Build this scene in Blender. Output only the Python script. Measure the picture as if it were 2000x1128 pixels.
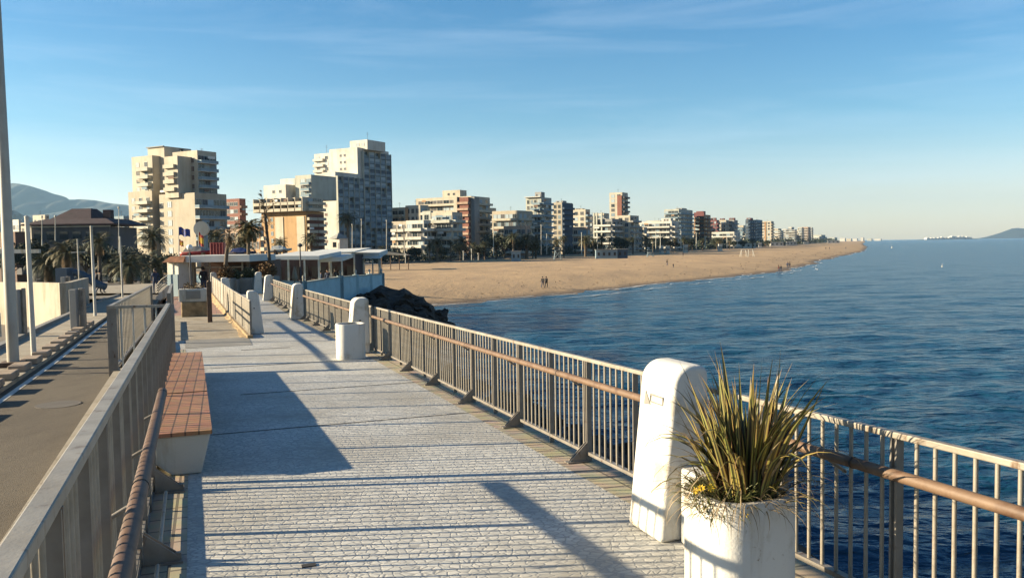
import bpy, bmesh, math, random
import numpy as np
from mathutils import Vector, Matrix
R = math.radians
random.seed(7)
for o in list(bpy.data.objects): bpy.data.objects.remove(o)
S = bpy.context.scene; COL = S.collection
# ------------------------------------------------------------------ camera
F = 1632.0; CZ = 7.3; ROLL = 0.0150; PITCH = math.atan(85 / F)
cam_d = bpy.data.cameras.new('camera'); cam = bpy.data.objects.new('camera', cam_d); COL.objects.link(cam)
cam_d.sensor_width = 36; cam_d.lens = F / 2000 * 36; cam_d.clip_end = 60000; cam_d.clip_start = 0.05
fwd = Vector((0, math.cos(PITCH), -math.sin(PITCH))); up0 = Vector((0, math.sin(PITCH), math.cos(PITCH))); r0 = Vector((1, 0, 0))
cR = r0 * math.cos(ROLL) - up0 * math.sin(ROLL); cU = up0 * math.cos(ROLL) + r0 * math.sin(ROLL)
cam.matrix_world = Matrix(((cR.x, cU.x, -fwd.x, 0), (cR.y, cU.y, -fwd.y, 0), (cR.z, cU.z, -fwd.z, CZ), (0, 0, 0, 1)))
S.camera = cam
# ------------------------------------------------------------------ light
SUN_EL = 17.0
SUN_AZ = 268.0          # degrees clockwise from +Y
w = bpy.data.worlds.new('World'); S.world = w; w.use_nodes = True
nt = w.node_tree; nt.nodes.clear()
def N(nt, t, **k):
    n = nt.nodes.new(t)
    for a, b in k.items(): setattr(n, a, b)
    return n
sky = N(nt, 'ShaderNodeTexSky', sky_type='NISHITA'); sky.sun_disc = False
sky.sun_elevation = R(SUN_EL); sky.sun_rotation = R(SUN_AZ); sky.air_density = 1.0; sky.dust_density = 0.35; sky.ozone_density = 2.2; sky.altitude = 10
bg = N(nt, 'ShaderNodeBackground'); bg.inputs[1].default_value = 0.063
out = N(nt, 'ShaderNodeOutputWorld')
tc = N(nt, 'ShaderNodeTexCoord'); mp = N(nt, 'ShaderNodeMapping'); mp.inputs['Scale'].default_value = (1.3, 2.0, 13); mp.inputs['Rotation'].default_value = (0, R(2), R(20))
no = N(nt, 'ShaderNodeTexNoise'); no.inputs['Scale'].default_value = 1.7; no.inputs['Detail'].default_value = 7; no.inputs['Roughness'].default_value = 0.62; no.inputs['Distortion'].default_value = 0.5
rmp = N(nt, 'ShaderNodeValToRGB'); rmp.color_ramp.elements[0].position = 0.47; rmp.color_ramp.elements[1].position = 0.78
rmp.color_ramp.elements[1].color = (0.17, 0.17, 0.17, 1)
mx = N(nt, 'ShaderNodeMix', data_type='RGBA'); mx.inputs[7].default_value = (4.6, 5.3, 6.0, 1)
L = nt.links.new
L(tc.outputs['Generated'], mp.inputs[0]); L(mp.outputs[0], no.inputs[0]); L(no.outputs[0], rmp.inputs[0])
sz = N(nt, 'ShaderNodeSeparateXYZ'); L(tc.outputs['Generated'], sz.inputs[0])
tr = N(nt, 'ShaderNodeValToRGB'); te = tr.color_ramp.elements; te[0].position = 0.0; te[0].color = (.93, .87, .84, 1); te[1].position = 1.0; te[1].color = (.18, .44, .70, 1)
k = te.new(.05); k.color = (.92, .82, .80, 1); k = te.new(.14); k.color = (.46, .67, .75, 1); k = te.new(.28); k.color = (.25, .57, .745, 1)
L(sz.outputs[2], tr.inputs[0])
tm = N(nt, 'ShaderNodeMix', data_type='RGBA', blend_type='MULTIPLY'); tm.inputs[0].default_value = 1; L(sky.outputs[0], tm.inputs[6]); L(tr.outputs[0], tm.inputs[7])
L(rmp.outputs[0], mx.inputs[0]); L(tm.outputs[2], mx.inputs[6]); L(mx.outputs[2], bg.inputs[0]); L(bg.outputs[0], out.inputs[0])
sd = bpy.data.lights.new('sun', 'SUN'); sd.energy = 5.0; sd.angle = R(0.5); sd.color = (1.0, 0.83, 0.57)
sun = bpy.data.objects.new('sun', sd); COL.objects.link(sun)
sv = Vector((math.sin(R(SUN_AZ)) * math.cos(R(SUN_EL)), math.cos(R(SUN_AZ)) * math.cos(R(SUN_EL)), math.sin(R(SUN_EL))))
sun.rotation_euler = sv.to_track_quat('Z', 'Y').to_euler(); sun.location = (-20, 0, 40)
S.view_settings.view_transform = 'Standard'; S.view_settings.look = 'None'; S.view_settings.gamma = 1; S.view_settings.exposure = 1.82
S.render.engine = 'CYCLES'
S.cycles.max_bounces = 6; S.cycles.diffuse_bounces = 3; S.cycles.glossy_bounces = 3; S.cycles.transparent_max_bounces = 6; S.cycles.volume_bounces = 0
# ------------------------------------------------------------------ pixel rays and ground profile
def ray(x, y): return fwd + cR * ((x - 1000) / F) - cU * ((y - 564) / F)
def at(x, y, d):
    v = ray(x, y); return Vector((0, 0, CZ)) + v * (d / v.y)
TH = R(19.95); cT, sT = math.cos(TH), math.sin(TH)
SS = [-30, 0, 6, 20, 30, 40, 50, 70, 100, 150, 200, 1e5]; HH = [1.5, 1.94, 2.06, 2.32, 2.4, 2.52, 2.68, 3.2, 4.3, 5.3, 5.8, 5.8]
def zl(s): return CZ - float(np.interp(s, SS, HH))                         # land
def zd(s): return CZ - float(np.interp(s, [-30, 0, 6, 20, 30, 50, 60], [1.5, 1.94, 2.06, 2.32, 2.37, 2.46, 2.9]))   # walkway deck
def XY(p, s): return Vector((p * cT - s * sT, p * sT + s * cT, 0))
def PS(x, y): return x * cT + y * sT, -x * sT + y * cT
def W3(p, s, z): v = XY(p, s); v.z = z; return v
BASIS = Matrix(((cT, -sT, 0), (sT, cT, 0), (0, 0, 1)))
# ------------------------------------------------------------------ materials
MATS = {}
KA = 0.80
def mat(name, col, rough=0.7, var=0.12, scale=3.0, bump=0.0, bscale=40, metal=0.0, col2=None, spec=0.5, coat=0, streak=()):
    if name in MATS: return MATS[name]
    m = bpy.data.materials.new(name); m.use_nodes = True; t = m.node_tree; b = t.nodes['Principled BSDF']
    b.inputs['Roughness'].default_value = rough; b.inputs['Metallic'].default_value = metal; b.inputs['Specular IOR Level'].default_value = spec
    col = tuple(c * KA for c in col); col2 = tuple(c * KA for c in col2) if col2 else None
    tc = N(t, 'ShaderNodeTexCoord'); n = N(t, 'ShaderNodeTexNoise'); n.inputs['Scale'].default_value = scale; n.inputs['Detail'].default_value = 6; n.inputs['Roughness'].default_value = 0.6
    t.links.new(tc.outputs['Object'], n.inputs[0])
    c2 = col2 or tuple(c * (1 - 2.2 * var) for c in col)
    c1 = col if col2 else tuple(min(1, c * (1 + var)) for c in col)
    r = N(t, 'ShaderNodeValToRGB'); r.color_ramp.elements[0].position = 0.3; r.color_ramp.elements[1].position = 0.72
    r.color_ramp.elements[0].color = (*c2, 1); r.color_ramp.elements[1].color = (*c1, 1)
    t.links.new(n.outputs[0], r.inputs[0]); src = r.outputs[0]
    for (sc3, scl, lo3, hi3, dc) in streak:
        mp3 = N(t, 'ShaderNodeMapping'); mp3.inputs['Scale'].default_value = scl; t.links.new(tc.outputs['Object'], mp3.inputs[0])
        n3 = N(t, 'ShaderNodeTexNoise'); n3.inputs['Scale'].default_value = sc3; n3.inputs['Detail'].default_value = 7; n3.inputs['Roughness'].default_value = .65; t.links.new(mp3.outputs[0], n3.inputs[0])
        r3 = N(t, 'ShaderNodeValToRGB'); r3.color_ramp.elements[0].position = lo3; r3.color_ramp.elements[0].color = (*dc, 1); r3.color_ramp.elements[1].position = hi3; t.links.new(n3.outputs[0], r3.inputs[0])
        m3 = N(t, 'ShaderNodeMix', data_type='RGBA', blend_type='MULTIPLY'); m3.inputs[0].default_value = 1; t.links.new(src, m3.inputs[6]); t.links.new(r3.outputs[0], m3.inputs[7]); src = m3.outputs[2]
    t.links.new(src, b.inputs['Base Color'])
    if bump:
        n2 = N(t, 'ShaderNodeTexNoise'); n2.inputs['Scale'].default_value = bscale; n2.inputs['Detail'].default_value = 4
        t.links.new(tc.outputs['Object'], n2.inputs[0])
        bu = N(t, 'ShaderNodeBump'); bu.inputs['Strength'].default_value = bump; bu.inputs['Distance'].default_value = 0.02
        t.links.new(n2.outputs[0], bu.inputs['Height']); t.links.new(bu.outputs[0], b.inputs['Normal'])
    MATS[name] = m; return m
def cobble(name, c1, c2, joint, sx, sy, strength=0.6):
    m = bpy.data.materials.new(name); m.use_nodes = True; t = m.node_tree; b = t.nodes['Principled BSDF']; b.inputs['Roughness'].default_value = 0.75
    l = t.links.new
    tc = N(t, 'ShaderNodeTexCoord'); mp = N(t, 'ShaderNodeMapping'); mp.inputs['Rotation'].default_value = (0, 0, -TH); mp.inputs['Scale'].default_value = (sx, sy, 0.01)
    wn = N(t, 'ShaderNodeTexNoise'); wn.inputs['Scale'].default_value = 2.6; wn.inputs['Detail'].default_value = 4
    l(tc.outputs['Object'], wn.inputs[0])
    ad = N(t, 'ShaderNodeMix', data_type='VECTOR'); ad.inputs[0].default_value = 0.12
    l(tc.outputs['Object'], ad.inputs[4]); l(wn.outputs[1], ad.inputs[5]); l(ad.outputs[1], mp.inputs[0])
    v = N(t, 'ShaderNodeTexVoronoi', feature='DISTANCE_TO_EDGE'); v.inputs['Scale'].default_value = 1; l(mp.outputs[0], v.inputs[0])
    vc = N(t, 'ShaderNodeTexVoronoi'); vc.inputs['Scale'].default_value = 1; l(mp.outputs[0], vc.inputs[0])
    r = N(t, 'ShaderNodeValToRGB'); r.color_ramp.elements[0].position = 0.0; r.color_ramp.elements[1].position = 0.13
    l(v.outputs[0], r.inputs[0])
    cm = N(t, 'ShaderNodeMix', data_type='RGBA'); cm.inputs[6].default_value = (*c1, 1); cm.inputs[7].default_value = (*c2, 1)
    sp = N(t, 'ShaderNodeSeparateColor'); l(vc.outputs['Color'], sp.inputs[0]); l(sp.outputs[0], cm.inputs[0])
    st = N(t, 'ShaderNodeTexNoise'); st.inputs['Scale'].default_value = 0.55; st.inputs['Detail'].default_value = 7; st.inputs['Roughness'].default_value = 0.7; l(tc.outputs['Object'], st.inputs[0])
    sr = N(t, 'ShaderNodeValToRGB'); sr.color_ramp.elements[0].position = 0.33; sr.color_ramp.elements[0].color = (0.66, 0.62, 0.56, 1); sr.color_ramp.elements[1].position = 0.58
    l(st.outputs[0], sr.inputs[0])
    mm = N(t, 'ShaderNodeMix', data_type='RGBA', blend_type='MULTIPLY'); mm.inputs[0].default_value = 1; l(cm.outputs[2], mm.inputs[6]); l(sr.outputs[0], mm.inputs[7])
    jm = N(t, 'ShaderNodeMix', data_type='RGBA'); jm.inputs[6].default_value = (*joint, 1); l(r.outputs[0], jm.inputs[0]); l(mm.outputs[2], jm.inputs[7]); l(jm.outputs[2], b.inputs['Base Color'])
    bu = N(t, 'ShaderNodeBump'); bu.inputs['Strength'].default_value = strength; bu.inputs['Distance'].default_value = 0.012; l(r.outputs[0], bu.inputs['Height']); l(bu.outputs[0], b.inputs['Normal'])
    MATS[name] = m; return m
def bricks(name, c1, c2, mortar, w, h, rot=-TH, ms=0.012):
    m = bpy.data.materials.new(name); m.use_nodes = True; t = m.node_tree; b = t.nodes['Principled BSDF']; b.inputs['Roughness'].default_value = 0.7
    l = t.links.new
    tc = N(t, 'ShaderNodeTexCoord'); mp = N(t, 'ShaderNodeMapping'); mp.inputs['Rotation'].default_value = (0, 0, rot); l(tc.outputs['Object'], mp.inputs[0])
    br = N(t, 'ShaderNodeTexBrick'); br.inputs['Scale'].default_value = 1; br.inputs['Color1'].default_value = (*c1, 1); br.inputs['Color2'].default_value = (*c2, 1); br.inputs['Mortar'].default_value = (*mortar, 1)
    br.inputs['Brick Width'].default_value = w; br.inputs['Row Height'].default_value = h; br.inputs['Mortar Size'].default_value = ms; br.offset = 0
    l(mp.outputs[0], br.inputs[0])
    n = N(t, 'ShaderNodeTexNoise'); n.inputs['Scale'].default_value = 5; l(tc.outputs['Object'], n.inputs[0])
    mm = N(t, 'ShaderNodeMix', data_type='RGBA', blend_type='MULTIPLY'); mm.inputs[0].default_value = 0.45; l(br.outputs[0], mm.inputs[6]); l(n.outputs[1], mm.inputs[7]); l(mm.outputs[2], b.inputs['Base Color'])
    bu = N(t, 'ShaderNodeBump'); bu.inputs['Strength'].default_value = 0.5; bu.inputs['Distance'].default_value = 0.01; bu.invert = True; l(br.outputs['Fac'], bu.inputs['Height']); l(bu.outputs[0], b.inputs['Normal'])
    MATS[name] = m; return m
cobble('cobbles', (0.50, 0.49, 0.45), (0.37, 0.37, 0.35), (0.245, 0.245, 0.235), 17.0, 23.0, .26)
bricks('slabs', (0.42, 0.355, 0.245), (0.37, 0.315, 0.22), (0.14, 0.12, 0.09), 0.3, 0.3)
bricks('redbrick', (0.40, 0.22, 0.15), (0.35, 0.19, 0.13), (0.2, 0.15, 0.11), 0.25, 0.12)
bricks('tiles', (0.40, 0.20, 0.105), (0.33, 0.16, 0.085), (0.12, 0.065, 0.04), 0.12, 0.12, R(-19.2), 0.008)
mat('white', (0.52, 0.51, 0.46), 0.75, 0.05, 1.5, 0.25, 60, streak=((3, (1, 1, .2), .32, .5, (.68, .6, .48)), (1.2, (1, 1, 1), .36, .46, (.75, .7, .6))))
mat('render_white', (0.62, 0.61, 0.57), 0.85, 0.035, 2.2, 0.14, 70, streak=((5, (1, 1, .12), .30, .46, (.62, .52, .40)), (2.6, (1, 1, 1), .33, .45, (.72, .66, .56)), (28, (1, 1, 1), .27, .36, (.5, .42, .34))))
mat('metal_paint', (0.24, 0.22, 0.195), 0.5, 0.10, 6, 0.08, 80, 0.15, streak=((9, (1, 1, .4), .30, .40, (.45, .27, .16)), (2.5, (1, 1, 1), .35, .6, (.8, .76, .7))))
mat('metal_light', (0.34, 0.31, 0.26), 0.5, 0.10, 6, 0.08, 80, 0.15, streak=((9, (1, 1, .4), .30, .43, (.45, .28, .17)), (2.5, (1, 1, 1), .35, .6, (.8, .76, .7))))
mat('brown_rail', (0.12, 0.07, 0.048), 0.6, 0.15, 4, 0.05, 60, streak=((7, (1, 1, 1), .34, .5, (.6, .5, .42)),))
mat('tan_rail', (0.17, 0.105, 0.062), 0.6, 0.15, 4, 0.05, 60, streak=((7, (1, 1, 1), .34, .5, (.62, .5, .42)),))
mat('asphalt', (0.135, 0.107, 0.072), 0.95, 0.12, 40, 0.5, 120, streak=((.9, (1, .35, 1), .36, .56, (.72, .70, .68)), (4, (1, 1, 1), .30, .37, (.55, .5, .45)), (110, (1, 1, 1), .35, .6, (.7, .7, .7))))
mat('asphalt_dark', (0.06, 0.06, 0.062), 0.9, 0.2, 0.2)
mat('concrete', (0.36, 0.31, 0.23), 0.9, 0.10, 1.0, 0.3, 50, streak=((1.4, (1, 1, 1), .36, .5, (.72, .67, .6)), (9, (1, 1, 1), .32, .42, (.6, .55, .5))))
mat('concrete_grey', (0.25, 0.24, 0.215), 0.85, 0.12, 1.4, 0.3, 50)
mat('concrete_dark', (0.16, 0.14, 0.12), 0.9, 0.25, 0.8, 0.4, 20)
mat('paint', (0.62, 0.60, 0.54), 0.7, 0.15, 8)
mat('kerb', (0.36, 0.27, 0.19), 0.85, 0.15, 2, 0.2)
mat('plaza', (0.17, 0.14, 0.105), 0.9, 0.2, 0.12, 0.2, 5)
mat('rubble', (0.34, 0.24, 0.125), 0.95, 0.25, 3.5, 1.0, 6)
mat('wood', (0.13, 0.08, 0.05), 0.8, 0.2, 8)
mat('rock_dark', (0.075, 0.055, 0.042), 0.95, 0.3, 1.2, 1.0, 3, spec=0.2)
mat('rock_red', (0.14, 0.075, 0.05), 0.9, 0.3, 1.5, 1.0, 4, spec=0.3)
mat('trunk', (0.13, 0.10, 0.07), 0.95, 0.2, 6, 0.8, 12)
mat('dry', (0.19, 0.125, 0.06), 0.9, 0.25, 3)
mat('frond', (0.062, 0.072, 0.03), 0.7, 0.3, 0.8)
mat('frond_yel', (0.13, 0.105, 0.035), 0.7, 0.3, 0.8)
mat('leaf_dark', (0.03, 0.042, 0.02), 0.8, 0.3, 0.5)
mat('leaf_mid', (0.055, 0.062, 0.026), 0.8, 0.3, 0.5)
mat('bush_orange', (0.16, 0.085, 0.028), 0.9, 0.35, 4)
mat('mountain', (0.02, 0.03, 0.025), 1.0, 0.3, 0.004)
mat('skin', (0.42, 0.24, 0.16), 0.6, 0.03)
mat('cloth_dark', (0.02, 0.02, 0.025), 0.9, 0.1); mat('cloth_red', (0.20, 0.035, 0.03), 0.9, 0.1); mat('cloth_blue', (0.03, 0.045, 0.09), 0.9, 0.1); mat('hair', (0.02, 0.014, 0.01), 0.8)
mat('flag_blue', (0.012, 0.03, 0.22), 0.7, 0.05); mat('flag_red', (0.45, 0.03, 0.02), 0.7, 0.05); mat('flag_yellow', (0.75, 0.45, 0.03), 0.7, 0.05)
mat('boat_blue', (0.012, 0.035, 0.16), 0.5, 0.08); mat('boat_red', (0.28, 0.02, 0.02), 0.5, 0.08); mat('wallblue', (0.44, 0.60, 0.64), 0.8, 0.08, 1.5, 0.1)
mat('canvas', (0.62, 0.63, 0.60), 0.8, 0.05, 1); mat('canvas_tan', (0.27, 0.23, 0.165), 0.8, 0.08, 1)
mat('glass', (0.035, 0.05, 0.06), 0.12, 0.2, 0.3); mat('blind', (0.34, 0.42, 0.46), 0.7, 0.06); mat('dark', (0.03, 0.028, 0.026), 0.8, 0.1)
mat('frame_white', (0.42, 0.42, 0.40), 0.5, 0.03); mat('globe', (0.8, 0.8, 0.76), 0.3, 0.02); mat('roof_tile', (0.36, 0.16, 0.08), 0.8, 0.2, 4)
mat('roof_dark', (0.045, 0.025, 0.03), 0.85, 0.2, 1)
mat('soil', (0.05, 0.035, 0.02), 1, 0.3, 10, 1, 30)
mat('flower', (0.85, 0.55, 0.02), 0.6, 0.05)
mat('foam', (0.7, 0.72, 0.72), 0.8, 0.1, 2)
mat('pole_grey', (0.40, 0.39, 0.35), 0.55, 0.06, 3, 0.05, 60, streak=((3, (1, 1, .15), .3, .45, (.75, .68, .58)),))
mat('cream_wall', (0.36, 0.32, 0.25), 0.85, 0.05, 1.5, 0.2, 30, streak=((1.2, (1, 1, .3), .34, .5, (.66, .58, .46)),))
def bmat(name, c, var=0.07): return mat(name, c, 0.85, var, 0.12, streak=((.5, (1, 1, .12), .34, .52, (.84, .82, .79)), (.25, (1, 1, 1), .35, .5, (.9, .88, .85))))
for n_, c_ in dict(b_cream=(0.42, 0.37, 0.285), b_cream2=(0.48, 0.435, 0.345), b_white=(0.58, 0.56, 0.50), b_tan=(0.42, 0.26, 0.115), b_red=(0.22, 0.085, 0.06), b_brown=(0.16, 0.09, 0.06),
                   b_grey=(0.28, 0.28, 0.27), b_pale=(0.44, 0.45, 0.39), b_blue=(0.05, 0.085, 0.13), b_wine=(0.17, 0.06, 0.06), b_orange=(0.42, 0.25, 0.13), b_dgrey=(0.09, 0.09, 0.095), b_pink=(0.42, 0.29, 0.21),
                   b_lblue=(0.21, 0.29, 0.34)).items(): bmat(n_, c_)
# ------------------------------------------------------------------ mesh builder
class MB:
    def __init__(s): s.v = []; s.f = []; s.m = []; s.sm = []
    def add(s, vs, fs, mi=0, smooth=False):
        b = len(s.v); s.v += [tuple(v) for v in vs]; s.f += [tuple(i + b for i in f) for f in fs]; s.m += [mi] * len(fs); s.sm += [smooth] * len(fs)
    def box(s, c, size, mi=0, B=None):
        x, y, z = [k / 2 for k in size]; c = Vector(c)
        vs = [Vector((i * x, j * y, k * z)) for k in (-1, 1) for j in (-1, 1) for i in (-1, 1)]
        if B is not None: vs = [B @ v for v in vs]
        s.add([v + c for v in vs], [(0, 2, 3, 1), (4, 5, 7, 6), (0, 1, 5, 4), (2, 6, 7, 3), (0, 4, 6, 2), (1, 3, 7, 5)], mi)
    def ext(s, base, top, mi=0):
        n = len(base); s.add(list(base) + list(top), [tuple(range(n))[::-1], tuple(range(n, 2 * n))] + [(i, (i + 1) % n, n + (i + 1) % n, n + i) for i in range(n)], mi)
    def tube(s, pts, rad, n=8, mi=0, cap=True, smooth=True):
        pts = [Vector(p) for p in pts]; rad = rad if isinstance(rad, (list, tuple)) else [rad] * len(pts)
        vs = []; prev = None
        for i, p in enumerate(pts):
            d = (pts[min(i + 1, len(pts) - 1)] - pts[max(i - 1, 0)]).normalized()
            a = d.cross(Vector((0, 0, 1))) if abs(d.z) < 0.95 else d.cross(Vector((0, 1, 0)))
            if prev is not None: a = prev - d * prev.dot(d)
            a.normalize(); prev = a; b = d.cross(a)
            vs += [p + (a * math.cos(2 * math.pi * k / n) + b * math.sin(2 * math.pi * k / n)) * rad[i] for k in range(n)]
        fs = [(i * n + k, i * n + (k + 1) % n, (i + 1) * n + (k + 1) % n, (i + 1) * n + k) for i in range(len(pts) - 1) for k in range(n)]
        s.add(vs, fs, mi, smooth)
        if cap: s.add(vs[:n], [tuple(range(n))[::-1]], mi); s.add(vs[-n:], [tuple(range(n))], mi)
    def lathe(s, c, prof, n=16, mi=0, smooth=True, fn=None):
        c = Vector(c); vs = []
        for r, z in prof:
            for k in range(n):
                a = 2 * math.pi * k / n; q = fn(a) if fn else 1
                vs.append(c + Vector((r * q * math.cos(a), r * q * math.sin(a), z)))
        fs = [(i * n + k, i * n + (k + 1) % n, (i + 1) * n + (k + 1) % n, (i + 1) * n + k) for i in range(len(prof) - 1) for k in range(n)]
        s.add(vs, fs, mi, smooth)
    def mesh(s, name, mats):
        me = bpy.data.meshes.new(name); me.from_pydata(s.v, [], s.f)
        for m in (mats if isinstance(mats, (list, tuple)) else [mats]): me.materials.append(MATS[m] if isinstance(m, str) else m)
        me.polygons.foreach_set('material_index', s.m); me.polygons.foreach_set('use_smooth', s.sm); me.update(); return me
    def build(s, name, mats, parent=None, inv=False):
        o = bpy.data.objects.new(name, s.mesh(name, mats)); COL.objects.link(o)
        if parent: setpar(o, parent)
        return o
def setpar(o, parent):
    o.parent = parent; o.matrix_parent_inverse = Matrix.Translation(parent.location).inverted() if not parent.parent else Matrix()
    return o
def tag(o, label=None, cat=None, group=None, kind=None):
    if label: o['label'] = label
    if cat: o['category'] = cat
    if group: o['group'] = group
    if kind: o['kind'] = kind
    return o
def thing(name, label, cat, loc=(0, 0, 0), group=None):
    o = bpy.data.objects.new(name, None); COL.objects.link(o); o.location = loc; o.empty_display_size = 0.3; return tag(o, label, cat, group)
def dup(o, loc, rz=0, sc=1, label=None):
    r = o.copy(); COL.objects.link(r); r.location = loc; r.rotation_euler = (0, 0, rz); r.scale = (sc, sc, sc)
    if label: r['label'] = label
    for ch in o.children:
        c = ch.copy(); COL.objects.link(c); c.parent = r
        for g in ch.children:
            d = g.copy(); COL.objects.link(d); d.parent = c
    return r
def inst(me, name, parent, loc, rz=0, sc=(1, 1, 1)):
    o = bpy.data.objects.new(name, me); COL.objects.link(o); o.location = loc; o.rotation_euler = (0, 0, rz); o.scale = sc
    return setpar(o, parent)
def bevel(o, wd=0.01, seg=2, ang=40):
    m = o.modifiers.new('bevel', 'BEVEL'); m.width = wd; m.segments = seg; m.limit_method = 'ANGLE'; m.angle_limit = R(ang); return o
# strip sheet in (p,s)
def strip(name, pa, pb, s0, s1, zf, m, dz=0, ns=40, npx=2, skirt=0, kind='structure'):
    mb = MB(); vs = []
    for i in range(ns + 1):
        s = s0 + (s1 - s0) * i / ns; a = pa(s) if callable(pa) else pa; b = pb(s) if callable(pb) else pb
        row = [(a + (b - a) * j / (npx - 1)) for j in range(npx)]
        if skirt: row = [row[0]] + row + [row[-1]]
        for j, p in enumerate(row):
            z = zf(s) + dz
            if skirt and j in (0, len(row) - 1): z -= skirt
            vs.append(W3(p, s, z))
    n = npx + (2 if skirt else 0)
    mb.add(vs, [(i * n + j, i * n + j + 1, (i + 1) * n + j + 1, (i + 1) * n + j) for i in range(ns) for j in range(n - 1)])
    if skirt:
        for i in (0, ns): mb.add([vs[i * n], vs[i * n + 1], vs[i * n + n - 2], vs[i * n + n - 1]], [(0, 1, 2, 3)])
    return tag(mb.build(name, m), kind=kind)
# ================================================================== SETTING
# ---- sea
def make_sea():
    na, nr = 640, 860
    r = 5 * np.exp(np.linspace(0, math.log(40000 / 5), nr)); a = np.linspace(R(-48), R(62), na)
    RR, AA = np.meshgrid(r, a, indexing='ij'); X = RR * np.sin(AA); Y = RR * np.cos(AA) - 2; Z = np.zeros_like(X)
    rng = np.random.default_rng(3); sp = RR * (math.log(40000 / 5) / nr)
    for k in range(46):
        lam = 0.7 * (1.088 ** k); th = R(97) + rng.normal(0, 0.40); ph = rng.uniform(0, 6.28)
        amp = 0.0150 * lam ** 0.8 / (1 + (lam / 3.2) ** 1.45); kx, ky = math.cos(th) * 2 * math.pi / lam, math.sin(th) * 2 * math.pi / lam
        att = np.clip((lam / sp - 2.2) / 2, 0, 1)
        q = kx * X + ky * Y + ph + 0.5 * np.sin(X * 0.11 * (1 + k % 3)) + 0.5 * np.cos(Y * 0.07 + k)
        Z += amp * att * (np.sin(q) + 0.25 * np.cos(2 * q))
    co = np.stack([X, Y, Z], -1).reshape(-1, 3).astype(np.float32)
    me = bpy.data.meshes.new('sea'); me.vertices.add(len(co)); me.vertices.foreach_set('co', co.ravel())
    i, j = np.meshgrid(np.arange(nr - 1), np.arange(na - 1), indexing='ij'); b = (i * na + j).ravel()
    q = np.stack([b, b + na, b + na + 1, b + 1], -1).astype(np.int32); nf = len(q)
    me.loops.add(nf * 4); me.loops.foreach_set('vertex_index', q.ravel()); me.polygons.add(nf); me.polygons.foreach_set('loop_start', np.arange(nf, dtype=np.int32) * 4)
    me.update(); me.validate(); me.polygons.foreach_set('use_smooth', [True] * nf)
    m = bpy.data.materials.new('water'); m.use_nodes = True; t = m.node_tree; bs = t.nodes['Principled BSDF']; l = t.links.new
    bs.inputs['Base Color'].default_value = (0.006, 0.042, 0.080, 1); bs.inputs['Roughness'].default_value = 0.19; bs.inputs['IOR'].default_value = 1.33; bs.inputs['Specular IOR Level'].default_value = .43
    tc = N(t, 'ShaderNodeTexCoord'); mp = N(t, 'ShaderNodeMapping'); mp.inputs['Scale'].default_value = (0.55, 1.3, 1); mp.inputs['Rotation'].default_value = (0, 0, R(-18)); l(tc.outputs['Object'], mp.inputs[0])
    prev = None
    for sc, dist, st in ((0.3, 1.0, 0.9), (1.1, 0.6, 1.0), (4.0, 0.12, 1.0)):
        n = N(t, 'ShaderNodeTexNoise'); n.inputs['Scale'].default_value = sc; n.inputs['Detail'].default_value = 3; l(mp.outputs[0], n.inputs[0])
        bu = N(t, 'ShaderNodeBump'); bu.inputs['Strength'].default_value = st; bu.inputs['Distance'].default_value = dist; l(n.outputs[0], bu.inputs['Height'])
        if prev: l(prev.outputs[0], bu.inputs['Normal'])
        prev = bu
    l(prev.outputs[0], bs.inputs['Normal'])
    me.materials.append(m); o = bpy.data.objects.new('sea', me); COL.objects.link(o); tag(o, kind='structure')
make_sea()
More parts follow.
